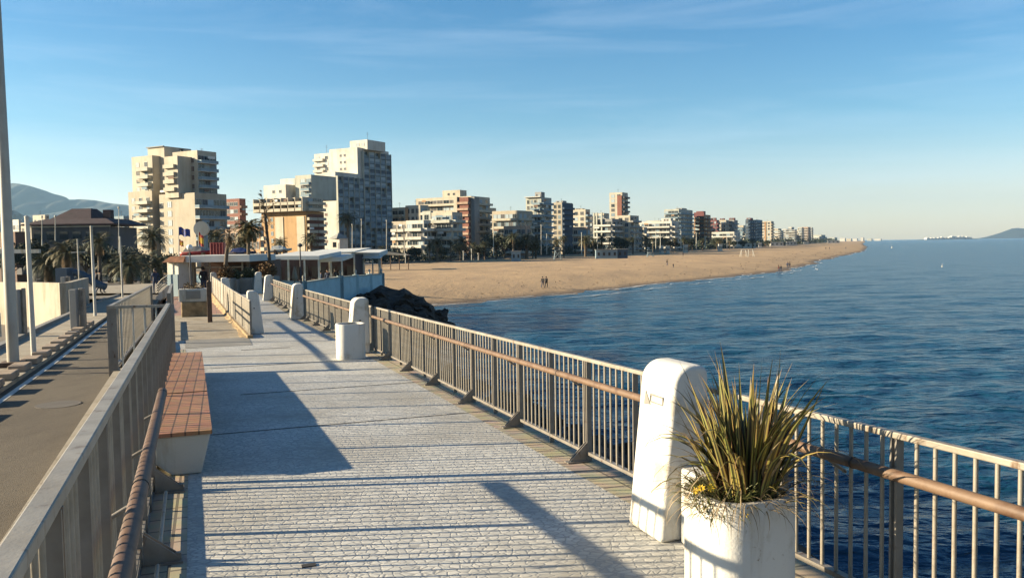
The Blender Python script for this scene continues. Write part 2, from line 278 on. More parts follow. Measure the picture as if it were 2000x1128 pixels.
# ---- beach
SHD = [60, 95, 107, 115, 119.5, 151, 174, 211, 312, 412, 557, 886, 1645, 3500, 9000]; SHX = [-60, -24, -10, 0, 4.6, 28, 43, 70, 115, 164, 234, 376, 690, 1480, 3800]
PRD = [60, 120, 285, 330, 400, 546, 677, 957, 1600, 3500, 9000]; PRX = [-140, -90, -44, -24, 8, 92, 160, 290, 570, 1380, 3700]
def sheet_rows(name, ds, xa, xb, zf, m, n=24, kind='structure'):
    mb = MB(); vs = []
    for d in ds:
        a, b = xa(d), xb(d)
        for j in range(n): x = a + (b - a) * j / (n - 1); vs.append((x, d, zf(x, d, j / (n - 1))))
    mb.add(vs, [(i * n + j, i * n + j + 1, (i + 1) * n + j + 1, (i + 1) * n + j) for i in range(len(ds) - 1) for j in range(n - 1)], 0, True)
    return tag(mb.build(name, m), kind=kind)
def sand_mat():
    m = bpy.data.materials.new('sand'); m.use_nodes = True; t = m.node_tree; b = t.nodes['Principled BSDF']; b.inputs['Roughness'].default_value = 0.95; l = t.links.new
    tc = N(t, 'ShaderNodeTexCoord'); g = N(t, 'ShaderNodeNewGeometry'); sp = N(t, 'ShaderNodeSeparateXYZ'); l(g.outputs['Position'], sp.inputs[0])
    n = N(t, 'ShaderNodeTexNoise'); n.inputs['Scale'].default_value = 0.09; n.inputs['Detail'].default_value = 8; n.inputs['Roughness'].default_value = 0.65; 
    mp = N(t, 'ShaderNodeMapping'); mp.inputs['Rotation'].default_value = (0, 0, R(25)); mp.inputs['Scale'].default_value = (1.6, 0.5, 1); l(tc.outputs['Object'], mp.inputs[0]); l(mp.outputs[0], n.inputs[0])
    r = N(t, 'ShaderNodeValToRGB'); r.color_ramp.elements[0].position = 0.32; r.color_ramp.elements[0].color = (0.245, 0.165, 0.09, 1); r.color_ramp.elements[1].position = 0.66; r.color_ramp.elements[1].color = (0.375, 0.25, 0.128, 1); l(n.outputs[0], r.inputs[0])
    ad = N(t, 'ShaderNodeMath', operation='MULTIPLY_ADD'); ad.inputs[1].default_value = 0.25; l(n.outputs[0], ad.inputs[0]); l(sp.outputs[2], ad.inputs[2])
    wr = N(t, 'ShaderNodeMapRange'); wr.inputs[1].default_value = 0.22; wr.inputs[2].default_value = 0.5; l(ad.outputs[0], wr.inputs[0])
    mx = N(t, 'ShaderNodeMix', data_type='RGBA'); mx.inputs[6].default_value = (0.105, 0.072, 0.045, 1); l(wr.outputs[0], mx.inputs[0]); l(r.outputs[0], mx.inputs[7]); l(mx.outputs[2], b.inputs['Base Color'])
    n2 = N(t, 'ShaderNodeTexNoise'); n2.inputs['Scale'].default_value = 0.9; n2.inputs['Detail'].default_value = 7; n2.inputs['Roughness'].default_value = .7; l(tc.outputs['Object'], n2.inputs[0])
    bu = N(t, 'ShaderNodeBump'); bu.inputs['Strength'].default_value = 0.8; bu.inputs['Distance'].default_value = 0.3; l(n2.outputs[0], bu.inputs['Height']); l(bu.outputs[0], b.inputs['Normal'])
    MATS['sand'] = m
sand_mat()
def shx(d): return float(np.interp(d, SHD, SHX)) + 1.2 * math.sin(d / 13) + 0.8 * math.sin(d / 5.3 + 1)
def prx(d): return float(np.interp(d, PRD, PRX))
def sandz(x, d, u):
    e = shx(d) + 5 - x; z = -0.35 + 0.085 * e
    t = min(1, max(0, e / 24)); z = 1.5 if e > 40 else -0.35 + 1.85 * (1 - (1 - min(1, e / 40)) ** 2.0)
    return z + 0.05 * math.sin(x * 0.35 + d * 0.11) * math.sin(d * 0.21 - x * .1) * min(1, max(0, (e - 15) / 20))
ds = [60 * (9000 / 60) ** (i / 190) for i in range(191)]
sheet_rows('beach', ds, lambda d: prx(d) - 30, lambda d: shx(d) + 5, sandz, 'sand', 46)
# ---- inland ground and promenade
mat('inland', (0.17, 0.14, 0.10), 0.95, 0.25, 0.05)
sheet_rows('ground', [-60, 20, 60] + ds[2::4] + [14000], lambda d: -12000, lambda d: (-30 if d < 60 else prx(d) - 2), lambda x, d, u: 1.35, 'inland', 6)
mat('paving_grey', (0.16, 0.145, 0.13), 0.9, 0.2, 0.15)
sheet_rows('promenade', [270, 285, 300, 330, 400, 546, 677, 957, 1600, 3500], lambda d: prx(d) - 60, lambda d: prx(d) - 1.0, lambda x, d, u: 1.62, 'paving_grey', 4)
# shoreline foam: thin broken lines of white water
def foam(off, wd, seed, d0, d1, name='shore_foam'):
    rnd = random.Random(seed); mb = MB(); d = d0
    while d < d1:
        ln = rnd.uniform(3, 14) * (1 + d / 300); n = 8
        o2 = off + rnd.uniform(-1.2, 1.2); pts = []
        for i in range(n + 1):
            dd = d + ln * i / n; wv = wd * (0.3 + rnd.random()) * math.sin(math.pi * (i + .25) / (n + .5))
            x = shx(dd) + o2 + 0.3 * math.sin(dd * 1.3); pts.append(((x - wv, dd, 0), (x + wv, dd, 0)))
        vs = [Vector(q) + Vector((0, 0, 0.10)) for pr in pts for q in pr]
        mb.add(vs, [(2 * i, 2 * i + 1, 2 * i + 3, 2 * i + 2) for i in range(n)], 0, True)
        d += ln + rnd.uniform(0, 6) * (1 + d / 300)
    tag(mb.build(name, 'foam'), kind='stuff', label='thin white foam of small waves along the shore', cat='foam')
foam(1.0, 0.34, 1, 100, 600); foam(3.2, 0.20, 5, 100, 230, 'surf_foam'); foam(8, 0.22, 2, 110, 210, 'wave_foam')
mb = MB(); vs = []; dl = [288 + 300 * i / 70 for i in range(71)]; rnd = random.Random(9)
for i, d in enumerate(dl):
    x = prx(d) + 16 + 1.5 * math.sin(d / 17) + 12 * (i / 70) ** 2; hb = .75 * min(1, i / 8, (70 - i) / 14) * (.7 + .3 * math.sin(d / 9))
    for q, z in ((-3.0, -.1), (-1.2, .7), (0, 1), (1.0, .55), (2.0, -.1)): vs.append((x + q, d, 1.5 + hb * z + (.1 * rnd.random() if z > 0 else 0)))
mb.add(vs, [(i * 5 + j, i * 5 + j + 1, (i + 1) * 5 + j + 1, (i + 1) * 5 + j) for i in range(70) for j in range(4)], 0, True); tag(mb.build('sand_berm', 'sand'), kind='structure')
mat('seaweed', (0.05, 0.035, 0.02), .9)
# ---- pier / road platform
pL = lambda s: -0.39 - 0.018 * s if s < 16 else -0.678 - 0.037 * (s - 16)
roadR = lambda s: -1.22 - 0.027 * s; roadL = lambda s: -2.86 - 0.021 * s
pR = lambda s: float(np.interp(s, [-9, 19, 29, 41, 50], [3.5, 3.5, 3.12, 2.95, 2.9]))
pRL = lambda s: float(np.interp(s, [23, 30, 50], [0.98, 0.72, 0.15]))
land = lambda s: zl(s)
strip('ground', lambda s: -90, lambda s: float(np.interp(s, [0, 50, 59, 68, 85, 95, 110], [3.2, 2.6, 1.0, 5.9, 15, 12, -4])), -14, 215, land, 'plaza', -0.6, 60, 6)
strip('walkway', lambda s: pL(s) + 0.02, lambda s: pR(s) + 0.02, -9, 23.2, zd, 'cobbles', 0, 60, 2, 0.5)
strip('walkway', pRL, lambda s: pR(s), 23.2, 52, zd, 'cobbles', 0.0, 40, 2, 0.9)
strip('walkway_edge', lambda s: pL(s) + 0.03, lambda s: pL(s) + 0.30, -9, 21, zd, 'slabs', 0.004, 40)
strip('walkway_edge', lambda s: pR(s) - 0.42, lambda s: pR(s) + 0.01, -9, 50, zd, 'slabs', 0.004, 60)
strip('path', lambda s: pL(s) - 0.02, lambda s: min(0.98, pRL(max(s, 23)) ), 23.2, 34, land, 'concrete', -0.01, 12, 2, 0.4)
strip('path', lambda s: pL(s) - 0.3, 0.6, 34, 56, land, 'redbrick', -0.012, 12, 2, 0.4)
strip('path', lambda s: pL(s) + 0.3, 0.95, 21.2, 23.2, zd, 'concrete_grey', 0.005, 4)
strip('road', roadL, roadR, -9, 60, land, 'asphalt', 0.0, 50, 2, 0.4)
strip('road_marking', lambda s: roadL(s) + 0.12, lambda s: roadL(s) + 0.22, -9, 33, land, 'paint', 0.004, 40)
strip('kerb', roadR, lambda s: roadR(s) + 0.16, -9, 17, land, 'concrete', 0.10, 30, 2, 0.3)
strip('pavement', lambda s: roadR(s) + 0.16, lambda s: pL(s) + 0.02, -9, 23, land, 'concrete_grey', 0.06, 30, 2, 0.3)
strip('pavement', lambda s: roadL(s) - 1.35, roadL, -9, 60, land, 'concrete', 0.07, 50, 2, 0.8)
strip('kerb', lambda s: roadL(s) - 1.52, lambda s: roadL(s) - 1.35, -9, 60, land, 'concrete_grey', 0.16, 50, 2, 0.8)
strip('plaza', lambda s: -60, lambda s: -1.2, 56, 210, land, 'plaza', 0.0, 40)
strip('plaza', -1.2, lambda s: float(np.interp(s, [56, 59, 68, 90], [1.5, 1.0, 4, 4])), 56, 100, land, 'concrete', 0.0, 20, 2, .4)
# sea wall under the walkway
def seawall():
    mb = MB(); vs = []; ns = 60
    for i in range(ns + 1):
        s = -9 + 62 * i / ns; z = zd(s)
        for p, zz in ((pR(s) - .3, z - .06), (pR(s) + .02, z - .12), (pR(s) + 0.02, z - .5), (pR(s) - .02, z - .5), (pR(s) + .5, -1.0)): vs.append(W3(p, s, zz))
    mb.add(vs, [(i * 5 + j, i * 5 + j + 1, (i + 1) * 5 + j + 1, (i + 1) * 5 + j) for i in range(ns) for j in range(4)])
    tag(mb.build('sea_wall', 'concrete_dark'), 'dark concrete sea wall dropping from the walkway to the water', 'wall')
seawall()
# short dark strips across the road
mb = MB()
for s, p, ln in ((24.0, -2.6, .5), (21.2, -2.9, .55), (18.6, -2.75, .5), (17.3, -2.9, .4), (26, -2.4, .4)):
    c = W3(p, s, zl(s) + .006); mb.box(c, (ln, .05, .003), 0, BASIS)
tag(mb.build('road_patch', 'dark'), kind='structure')
for lab_, p_, s_, sx, sy, m_ in (('walkway_patch', .55, 5.45, .09, .05, 'dark'), ('walkway_patch', 1.2, 20.2, 1.1, .03, 'concrete_dark'), ('walkway_patch', 2.0, 13.2, 3.2, .014, 'concrete_dark'), ('walkway_patch', 1.5, 16.9, 3.6, .014, 'concrete_dark'), ('walkway_patch', 1.5, 10.2, 3.7, .012, 'concrete_dark')):
    a = MB(); a.box(W3(p_, s_, zd(s_) + .004), (sx, sy, .006), 0, BASIS); tag(a.build(lab_, m_), kind='structure')
for p_, s_, sx, sy in ((-2.1, 13.5, .55, .55), (-2.3, 24.5, .5, .5)):
    a = MB(); a.lathe(W3(p_, s_, zl(s_) + .003), [(.30, 0), (.30, .006), (.001, .007)], 20, 0, False); tag(a.build('manhole_cover', 'concrete_dark'), 'round dark manhole cover in the road, ' + ('nearer one' if s_ < 20 else 'farther one'), 'manhole cover')
# ================================================================== FENCES
balu = {}
def vbar(name, h, t, dep, m):
    k = (name, round(h, 2), t, dep, m)
    if k not in balu:
        mb = MB()
        if dep == t: mb.tube([(0, 0, 0), (0, 0, h)], t * .56, 8)
        else: mb.box((0, 0, h / 2), (dep, t, h))
        balu[k] = mb.mesh(name, m)
    return balu[k]
def line(pf, s, zf, dz, dp=0): return W3(pf(s) + dp, s, zf(s) + dz)
def rail_box(mb, pf, s0, s1, zf, dz, wd, ht, n=6, dp=0):
    for i in range(n):
        a, b = s0 + (s1 - s0) * i / n, s0 + (s1 - s0) * (i + 1) / n; vs = []
        for s in (a, b):
            for pp, zz in ((-wd / 2, -ht / 2), (wd / 2, -ht / 2), (wd / 2, ht / 2), (-wd / 2, ht / 2)): vs.append(W3(pf(s) + dp + pp, s, zf(s) + dz + zz))
        mb.add(vs, [(0, 1, 5, 4), (1, 2, 6, 5), (2, 3, 7, 6), (3, 0, 4, 7)] + ([(3, 2, 1, 0)] if i == 0 else []) + ([(4, 5, 6, 7)] if i == n - 1 else []))
def fence(label, pf, s0, s1, zf, H, group, bsp=0.116, postsp=0.93, m='metal_light', pm='metal_paint', toprail=(0.045, 0.035), side=-1, hand=None, hz=0.8, hr=0.031, hm='tan_rail', bdia=0.02, postdep=0.05, brk=True, base=0.07, hoff=.10):
    t = thing('fence', label, 'fence', W3(pf(s0), s0, zf(s0)), group)
    a = MB(); rail_box(a, pf, s0, s1, zf, H - toprail[1] / 2, toprail[0], toprail[1], max(2, int((s1 - s0) / 2))); bevel(a.build('top_rail', m, t), .006)
    a = MB(); rail_box(a, pf, s0, s1, zf, base + .015, 0.05, 0.03, max(2, int((s1 - s0) / 2))); a.build('bottom_rail', pm, t)
    n = int(round((s1 - s0) / bsp)); per = int(round(postsp / bsp)); nb = 0; k2 = 0
    for i in range(n + 1):
        s = s0 + (s1 - s0) * i / n; loc = W3(pf(s), s, zf(s)); rz = TH
        if i % per == 0 or i == n:
            me = vbar('post', H - toprail[1] - .0, 0.012, postdep, pm); o = inst(me, 'post', t, loc, rz)
            if (i // per) % 2 == 0:
                inst(me, 'post', t, W3(pf(s), s + .035, zf(s)), rz)
                if brk:
                    b = MB(); q = pf(s) + side * postdep / 2
                    for ss_ in (s - .002, s + .033):
                        b.ext([W3(q, ss_, zf(s) + .01), W3(q + side * .18, ss_, zf(s) + .01), W3(q + side * .17, ss_, zf(s) + .03), W3(q, ss_, zf(s) + .19)],
                              [W3(q, ss_ + .008, zf(s) + .01), W3(q + side * .18, ss_ + .008, zf(s) + .01), W3(q + side * .17, ss_ + .008, zf(s) + .03), W3(q, ss_ + .008, zf(s) + .19)])
                    b.box(W3(q + side * hoff, s + .017, zf(s) + .014), (.22, .09, .012), 0, BASIS)
                    b.build('bracket', pm, t)
        elif nb < 100:
            nb += 1; inst(vbar('baluster', H - toprail[1] - base - .02, bdia, bdia, m), 'baluster', t, loc + Vector((0, 0, base + .02)), rz)
        # beyond one hundred balusters the section simply ends: sections are kept short enough
    if hand:
        for (h0, h1) in hand:
            a = MB(); nn = max(2, int((h1 - h0) / 1.5)); pts = [W3(pf(h0 + (h1 - h0) * i / nn) + side * hoff, h0 + (h1 - h0) * i / nn, zf(h0 + (h1 - h0) * i / nn) + hz) for i in range(nn + 1)]
            a.tube(pts, hr, 14); hro = a.build('handrail', hm, t)
            s = h0 + .4
            while s < h1:
                b = MB(); b.tube([W3(pf(s) + side * (hoff + hr * .5), s, zf(s) + hz - hr * .6), W3(pf(s), s, zf(s) + hz - .1)], .012, 6); b.build('rail_arm', pm, hro); s += postsp * 2
            for s in np.arange(h0 + 2.6, h1, 3.2):
                b = MB(); d_ = .012; b.tube([W3(pf(s) + side * hoff, s, zf(s) + hz), W3(pf(s + d_) + side * hoff, s + d_, zf(s + d_) + hz)], hr + .0025, 14); x = b.build('joint_ring', 'dark', hro)
    return t
gR = 'seaside railing of the walkway'
fR = lambda s: pR(s) - 0.12
fence('seaside railing beside the near planter, running from the first white pillar to the photo edge', fR, -2.2, 5.25, zd, 1.0, gR, hand=[(-2.2, 4.55)])
fence('long seaside railing between the two nearest white pillars on the water side', fR, 5.35, 18.1, zd, 1.0, gR, hand=[(5.1, 17.9)])
fence('seaside railing between the second and third white pillars, behind the far planter', fR, 18.45, 28.5, zd, 1.0, gR, hand=[(18.6, 28.3)])
fence('farthest seaside railing, short run beyond the third white pillar', fR, 28.9, 40.6, zd, 1.0, gR, hand=[(29.3, 40.4)])
# low railing over the rubble wall (left of the far walkway)
gl = 'railing above the rubble wall'
pf2 = lambda s: pRL(max(s, 23)) + 0.03
fence('far half of the railing above the yellow rubble wall', pf2, 36.2, 49.5, zd, 1.0, gl, side=1, brk=False, bsp=.14, postsp=2.8, postdep=.05, bdia=.03)
fence('near half of the railing above the yellow rubble wall, ending at the slanted white pillar', pf2, 23.0, 36.0, zd, 1.0, gl, side=1, brk=False, bsp=.14, postsp=2.8, postdep=.05, bdia=.03)
# tall road-side fence
gF = 'tall fence between road and walkway'
fL = lambda s: pL(s) - .0
main_kw = dict(bsp=0.11, postsp=0.66, toprail=(0.068, 0.045), side=1, hz=.88, hr=.038, hm='brown_rail', bdia=.018, postdep=.07, hoff=.125, m='metal_light', pm='metal_paint', base=.10, brk=False)  # darker posts and lighter bars: shade and sun put into their colours
fa = fence('tall beige metal fence in the left foreground with thick ribbed brown handrail', fL, -1.4, 8.05, zd, 1.33, gF, hand=[(-1.4, 7.75)], **main_kw)
fb = fence('tall beige metal fence behind the tiled bench, no handrail', fL, 8.08, 15.6, zd, 1.33, gF, **main_kw)
for t_, a_, b_ in ((fa, 0.3, 8.0),):
    for s in np.arange(a_, b_, 1.86):
        b = MB(); q = fL(s) + .04
        for ds_ in (-.03, .03):
            b.ext([W3(q, s + ds_, zd(s) + .01), W3(q + .22, s + ds_, zd(s) + .01), W3(q + .22, s + ds_, zd(s) + .04), W3(q, s + ds_, zd(s) + .22)],
                  [W3(q, s + ds_ + .01, zd(s) + .01), W3(q + .22, s + ds_ + .01, zd(s) + .01), W3(q + .22, s + ds_ + .01, zd(s) + .04), W3(q, s + ds_ + .01, zd(s) + .22)])
        b.box(W3(q + .17, s, zd(s) + .012), (.14, .12, .014), 0, BASIS); b.box(W3(q + .21, s, zd(s) + .04), (.035, .035, .05), 0, BASIS)
        b.build('bracket', 'metal_paint', t_)
    for s in np.arange(a_ + .15, b_ - 1.6, 1.86):
        b = MB(); b.tube([W3(fL(s) + .13, s, zd(s) + .06), W3(fL(s + 1.5) + .13, s + 1.5, zd(s + 1.5) + .06)], .014, 8); b.build('foot_rail', 'metal_light', t_)
# perpendicular piece, outer fence and far end piece of the tall fence
def fence2(label, A, B, H, group, nb, wide=.07, bd=.018, bmt='metal_light'):
    t = thing('fence', label, 'fence', A, group); A, B = Vector(A), Vector(B); d = (B - A); ang = math.atan2(d.y, d.x)
    m = MB(); u = Vector((d.x, d.y, 0)).normalized(); n = Vector((-u.y, u.x, 0)) * wide / 2
    m.ext([A + n + Vector((0, 0, H - .05)), A - n + Vector((0, 0, H - .05)), B - n + Vector((0, 0, H - .05)), B + n + Vector((0, 0, H - .05))], [A + n + Vector((0, 0, H)), A - n + Vector((0, 0, H)), B - n + Vector((0, 0, H)), B + n + Vector((0, 0, H))]); m.build('top_rail', 'metal_light', t)
    m = MB(); m.ext([A + n + Vector((0, 0, .08)), A - n + Vector((0, 0, .08)), B - n + Vector((0, 0, .08)), B + n + Vector((0, 0, .08))], [A + n + Vector((0, 0, .12)), A - n + Vector((0, 0, .12)), B - n + Vector((0, 0, .12)), B + n + Vector((0, 0, .12))]); m.build('bottom_rail', 'metal_paint', t)
    for e in (A, B):
        m = MB(); m.box(e + Vector((0, 0, H / 2)), (.09, .03, H), 0, BASIS); m.box(e + Vector((0, 0, H / 2)) + u * .07, (.09, .03, H), 0, BASIS); m.build('post', 'metal_paint', t)
    for i in range(1, nb): inst(vbar('baluster', H - .17, bd, bd, bmt), 'baluster', t, A + d * i / nb + Vector((0, 0, .12)), ang)
    return t
c0 = W3(-1.70, 16.6, zl(16.6)); c1 = W3(-.72, 16.4, zl(16.6)); c2 = W3(-1.78, 29.5, zl(29.5)); c3 = W3(-1.18, 30.4, zl(30.4))
fence2('short cross fence joining the tall fence to the roadside railing', c0, c1, 1.28, gF, 5, .07, .028, 'white')
fence2('roadside railing beyond the cross fence, running beside the empty road', c0 + Vector((-.03, .1, 0)), c2, 1.28, gF, 36)
fence2('far end piece of the tall fence next to the brick path', W3(-.95, 22.5, zl(22.5)), c3, 1.28, gF, 26)
# ================================================================== PILLARS
def pillar(label, p_in, s, dirn=1, z=None, pedestal=False, light=False, wd=.45, dep=.47, H=1.2, lean=.13):
    """p_in = p of the walkway-side foot, dirn=+1 body extends to +p"""
    z = zd(s) if z is None else z
    t = thing('white_pillar', label, 'pillar', W3(p_in, s, z), 'white pillars of the railings')
    prof = [(0, 0)]; r = .15
    x0 = lean * (H - r) / H
    prof += [(x0, H - r)]
    for k in range(1, 9): a = math.pi / 2 * k / 8; prof.append((x0 + r * (1 - math.cos(a)), H - r + r * math.sin(a)))
    r2 = .07
    for k in range(0, 7): a = math.pi / 2 * k / 6; prof.append((wd - r2 + r2 * math.sin(a), H - r2 + r2 * math.cos(a)))
    prof += [(wd, 0)]
    a = MB()
    ba = [W3(p_in + dirn * x, s, z + h) for x, h in prof]; tb = [W3(p_in + dirn * x, s + dep, z + h) for x, h in prof]
    if dirn < 0: ba, tb = tb, ba
    a.ext(ba[::-1], tb[::-1]); o = a.build('pillar_body', 'render_white', t)
    bm = bmesh.new(); bm.from_mesh(o.data); bmesh.ops.recalc_face_normals(bm, faces=bm.faces); bm.to_mesh(o.data); bm.free()
    bevel(o, .035, 4, 50)
    for p in o.data.polygons: p.use_smooth = True
    m = o.modifiers.new('wn', 'WEIGHTED_NORMAL'); m.keep_sharp = True
    if light:
        xx = lean * .93 / 1.2 - .004
        b = MB(); 
        for (s0_, s1_, zz0, zz1) in ((.12, .30, .915, .925), (.12, .30, .965, .975), (.12, .13, .925, .965), (.29, .30, .925, .965)):
            b.box(W3(p_in + xx + .004, s + (s0_ + s1_) / 2, z + (zz0 + zz1) / 2), (.012, s1_ - s0_, zz1 - zz0), 0, BASIS)
        pz = lambda ss_, zz: W3(p_in + lean * zz / 1.2 - .006, s + ss_, z + zz); pq = lambda ss_, zz: W3(p_in + lean * zz / 1.2 + .006, s + ss_, z + zz)
        b.ext([pz(.29, .90), pz(.38, .89), pz(.37, .99)], [pq(.29, .90), pq(.38, .89), pq(.37, .99)])
        b.build('recessed_light', 'concrete_grey', t)
    else:
        b = MB(); b.box(W3(p_in + dirn * .25, s - .002, z + .72), (.035, .012, .03), 0, BASIS); b.build('rail_socket', 'dark', t)
    if pedestal:
        b = MB(); b.box(W3(p_in + .27, s - .17, z + .26), (.26, .28, .52), 0, BASIS); bevel(b.build('pedestal', 'render_white', t), .02, 3)
    return t
pillar('large white rounded pillar in the foreground beside the spiky potted plant', 2.82, 4.90, 1, pedestal=True, light=True, wd=.39)
pillar('white pillar directly behind the far cylindrical planter', 2.78, 17.95, 1)
pillar('third white pillar on the seaside, between two railing runs beyond the planter', 2.50, 28.5, 1)
pillar('fourth white pillar on the seaside where the far railing ends', 2.36, 40.6, 1)
pillar('farthest white pillar on the seaside, near the restaurant terrace', 2.30, 48.0, 1)
pillar('white slanted pillar at the near end of the railing above the rubble wall', 1.40, 24.0, -1, wd=.42)
pillar('white pillar behind the middle of the railing above the rubble wall', .95, 38.0, -1)
pillar('small white pillar at the far end of the railing above the rubble wall', .55, 49.3, -1)
# ================================================================== PLANTERS
def rsq(e=4.0, rot=TH):
    return lambda a: 1 / (abs(math.cos(a - rot)) ** e + abs(math.sin(a - rot)) ** e) ** (1 / e) * 0.95
def planter(label, p, s, w=.29, H=.66):
    z = zd(s) + .006; c = W3(p, s, z); t = thing('planter', label, 'planter', c, 'white round-cornered planters')
    a = MB(); a.lathe(c, [(w * .5, 0), (w * .985, 0), (w, .02), (w, H - .012), (w * .985, H), (w * .86, H), (w * .84, H - .02), (w * .84, H - .09), (0.001, H - .09)], 48, 0, True, rsq(3.4))
    o = a.build('pot', 'render_white', t); m = o.modifiers.new('es', 'EDGE_SPLIT'); m.split_angle = R(40)
    b = MB(); b.lathe(c, [(w * .80, H - .085), (w * .4, H - .06), (.001, H - .05)], 24, 0, True, rsq(3.4)); b.build('soil', 'soil', t)
    return t, c
P1, cP = planter('white planter holding the spiky plant in the right foreground', 2.70, 3.84, .272, .655)
planter('empty white planter standing in front of the second pillar', 2.69, 17.15, .30, .72)
def plant_mats():
    m = bpy.data.materials.new('blade'); m.use_nodes = True; t = m.node_tree; b = t.nodes['Principled BSDF']; b.inputs['Roughness'].default_value = .45; l = t.links.new
    uv = N(t, 'ShaderNodeUVMap'); sp = N(t, 'ShaderNodeSeparateXYZ'); l(uv.outputs[0], sp.inputs[0])
    r = N(t, 'ShaderNodeValToRGB'); e = r.color_ramp.elements; e[0].position = 0; e[0].color = (.09, .03, .02, 1); e[1].position = 1; e[1].color = (.09, .03, .02, 1)
    for p_, c_ in ((.07, (.10, .035, .02, 1)), (.12, (.36, .31, .085, 1)), (.30, (.30, .27, .07, 1)), (.36, (.05, .052, .02, 1)), (.64, (.06, .045, .022, 1)), (.70, (.30, .26, .065, 1)), (.88, (.34, .28, .07, 1)), (.93, (.10, .035, .02, 1))):
        k = e.new(p_); k.color = c_
    l(sp.outputs[0], r.inputs[0])
    n = N(t, 'ShaderNodeTexNoise'); n.inputs['Scale'].default_value = 7; tc = N(t, 'ShaderNodeTexCoord'); l(tc.outputs['Object'], n.inputs[0])
    d = N(t, 'ShaderNodeMapRange'); d.inputs[1].default_value = .86; d.inputs[2].default_value = 1.0; l(sp.outputs[1], d.inputs[0])
    mx = N(t, 'ShaderNodeMix', data_type='RGBA'); mx.inputs[7].default_value = (.30, .20, .11, 1); l(d.outputs[0], mx.inputs[0]); l(r.outputs[0], mx.inputs[6])
    mm = N(t, 'ShaderNodeMix', data_type='RGBA', blend_type='MULTIPLY'); mm.inputs[0].default_value = .5; l(mx.outputs[2], mm.inputs[6]); l(n.outputs[1], mm.inputs[7]); l(mm.outputs[2], b.inputs['Base Color'])
    MATS['blade'] = m
    mat('dryblade', (.36, .27, .15), .7, .3, 8); mat('greenblade', (.12, .13, .035), .6, .3, 8)
plant_mats()
def blades(name, specs, m, parent):
    bm = bmesh.new(); uvl = bm.loops.layers.uv.new('UVMap')
    for (base, az, lean, ln, wd, curve, twist) in specs:
        n = 9; dr = Vector((math.cos(az), math.sin(az), 0)); side = Vector((-math.sin(az + twist), math.cos(az + twist), 0)); pos = Vector(base); el = math.pi / 2 - lean; rows = []
        for i in range(n + 1):
            t = i / n; wv = wd * (0.45 + .55 * math.sin(math.pi * min(1, t * .9 + .12))) * (1 - t ** 3.2) + .0006
            d = dr * math.cos(el) + Vector((0, 0, math.sin(el))); nn = side.cross(d).normalized()
            rows.append([bm.verts.new(pos - side * wv / 2), bm.verts.new(pos + nn * wv * .16), bm.verts.new(pos + side * wv / 2)])
            pos = pos + d * (ln / n); el -= curve / n * (0.4 + 1.6 * t)
        for i in range(n):
            for j in (0, 1):
                f = bm.faces.new((rows[i][j], rows[i][j + 1], rows[i + 1][j + 1], rows[i + 1][j])); f.smooth = True
                for lp, (u, v) in zip(f.loops, ((j * .5, i / n), (j * .5 + .5, i / n), (j * .5 + .5, (i + 1) / n), (j * .5, (i + 1) / n))): lp[uvl].uv = (u, v)
    me = bpy.data.meshes.new(name); bm.to_mesh(me); bm.free(); me.materials.append(MATS[m]); o = bpy.data.objects.new(name, me); COL.objects.link(o); setpar(o, parent); return o
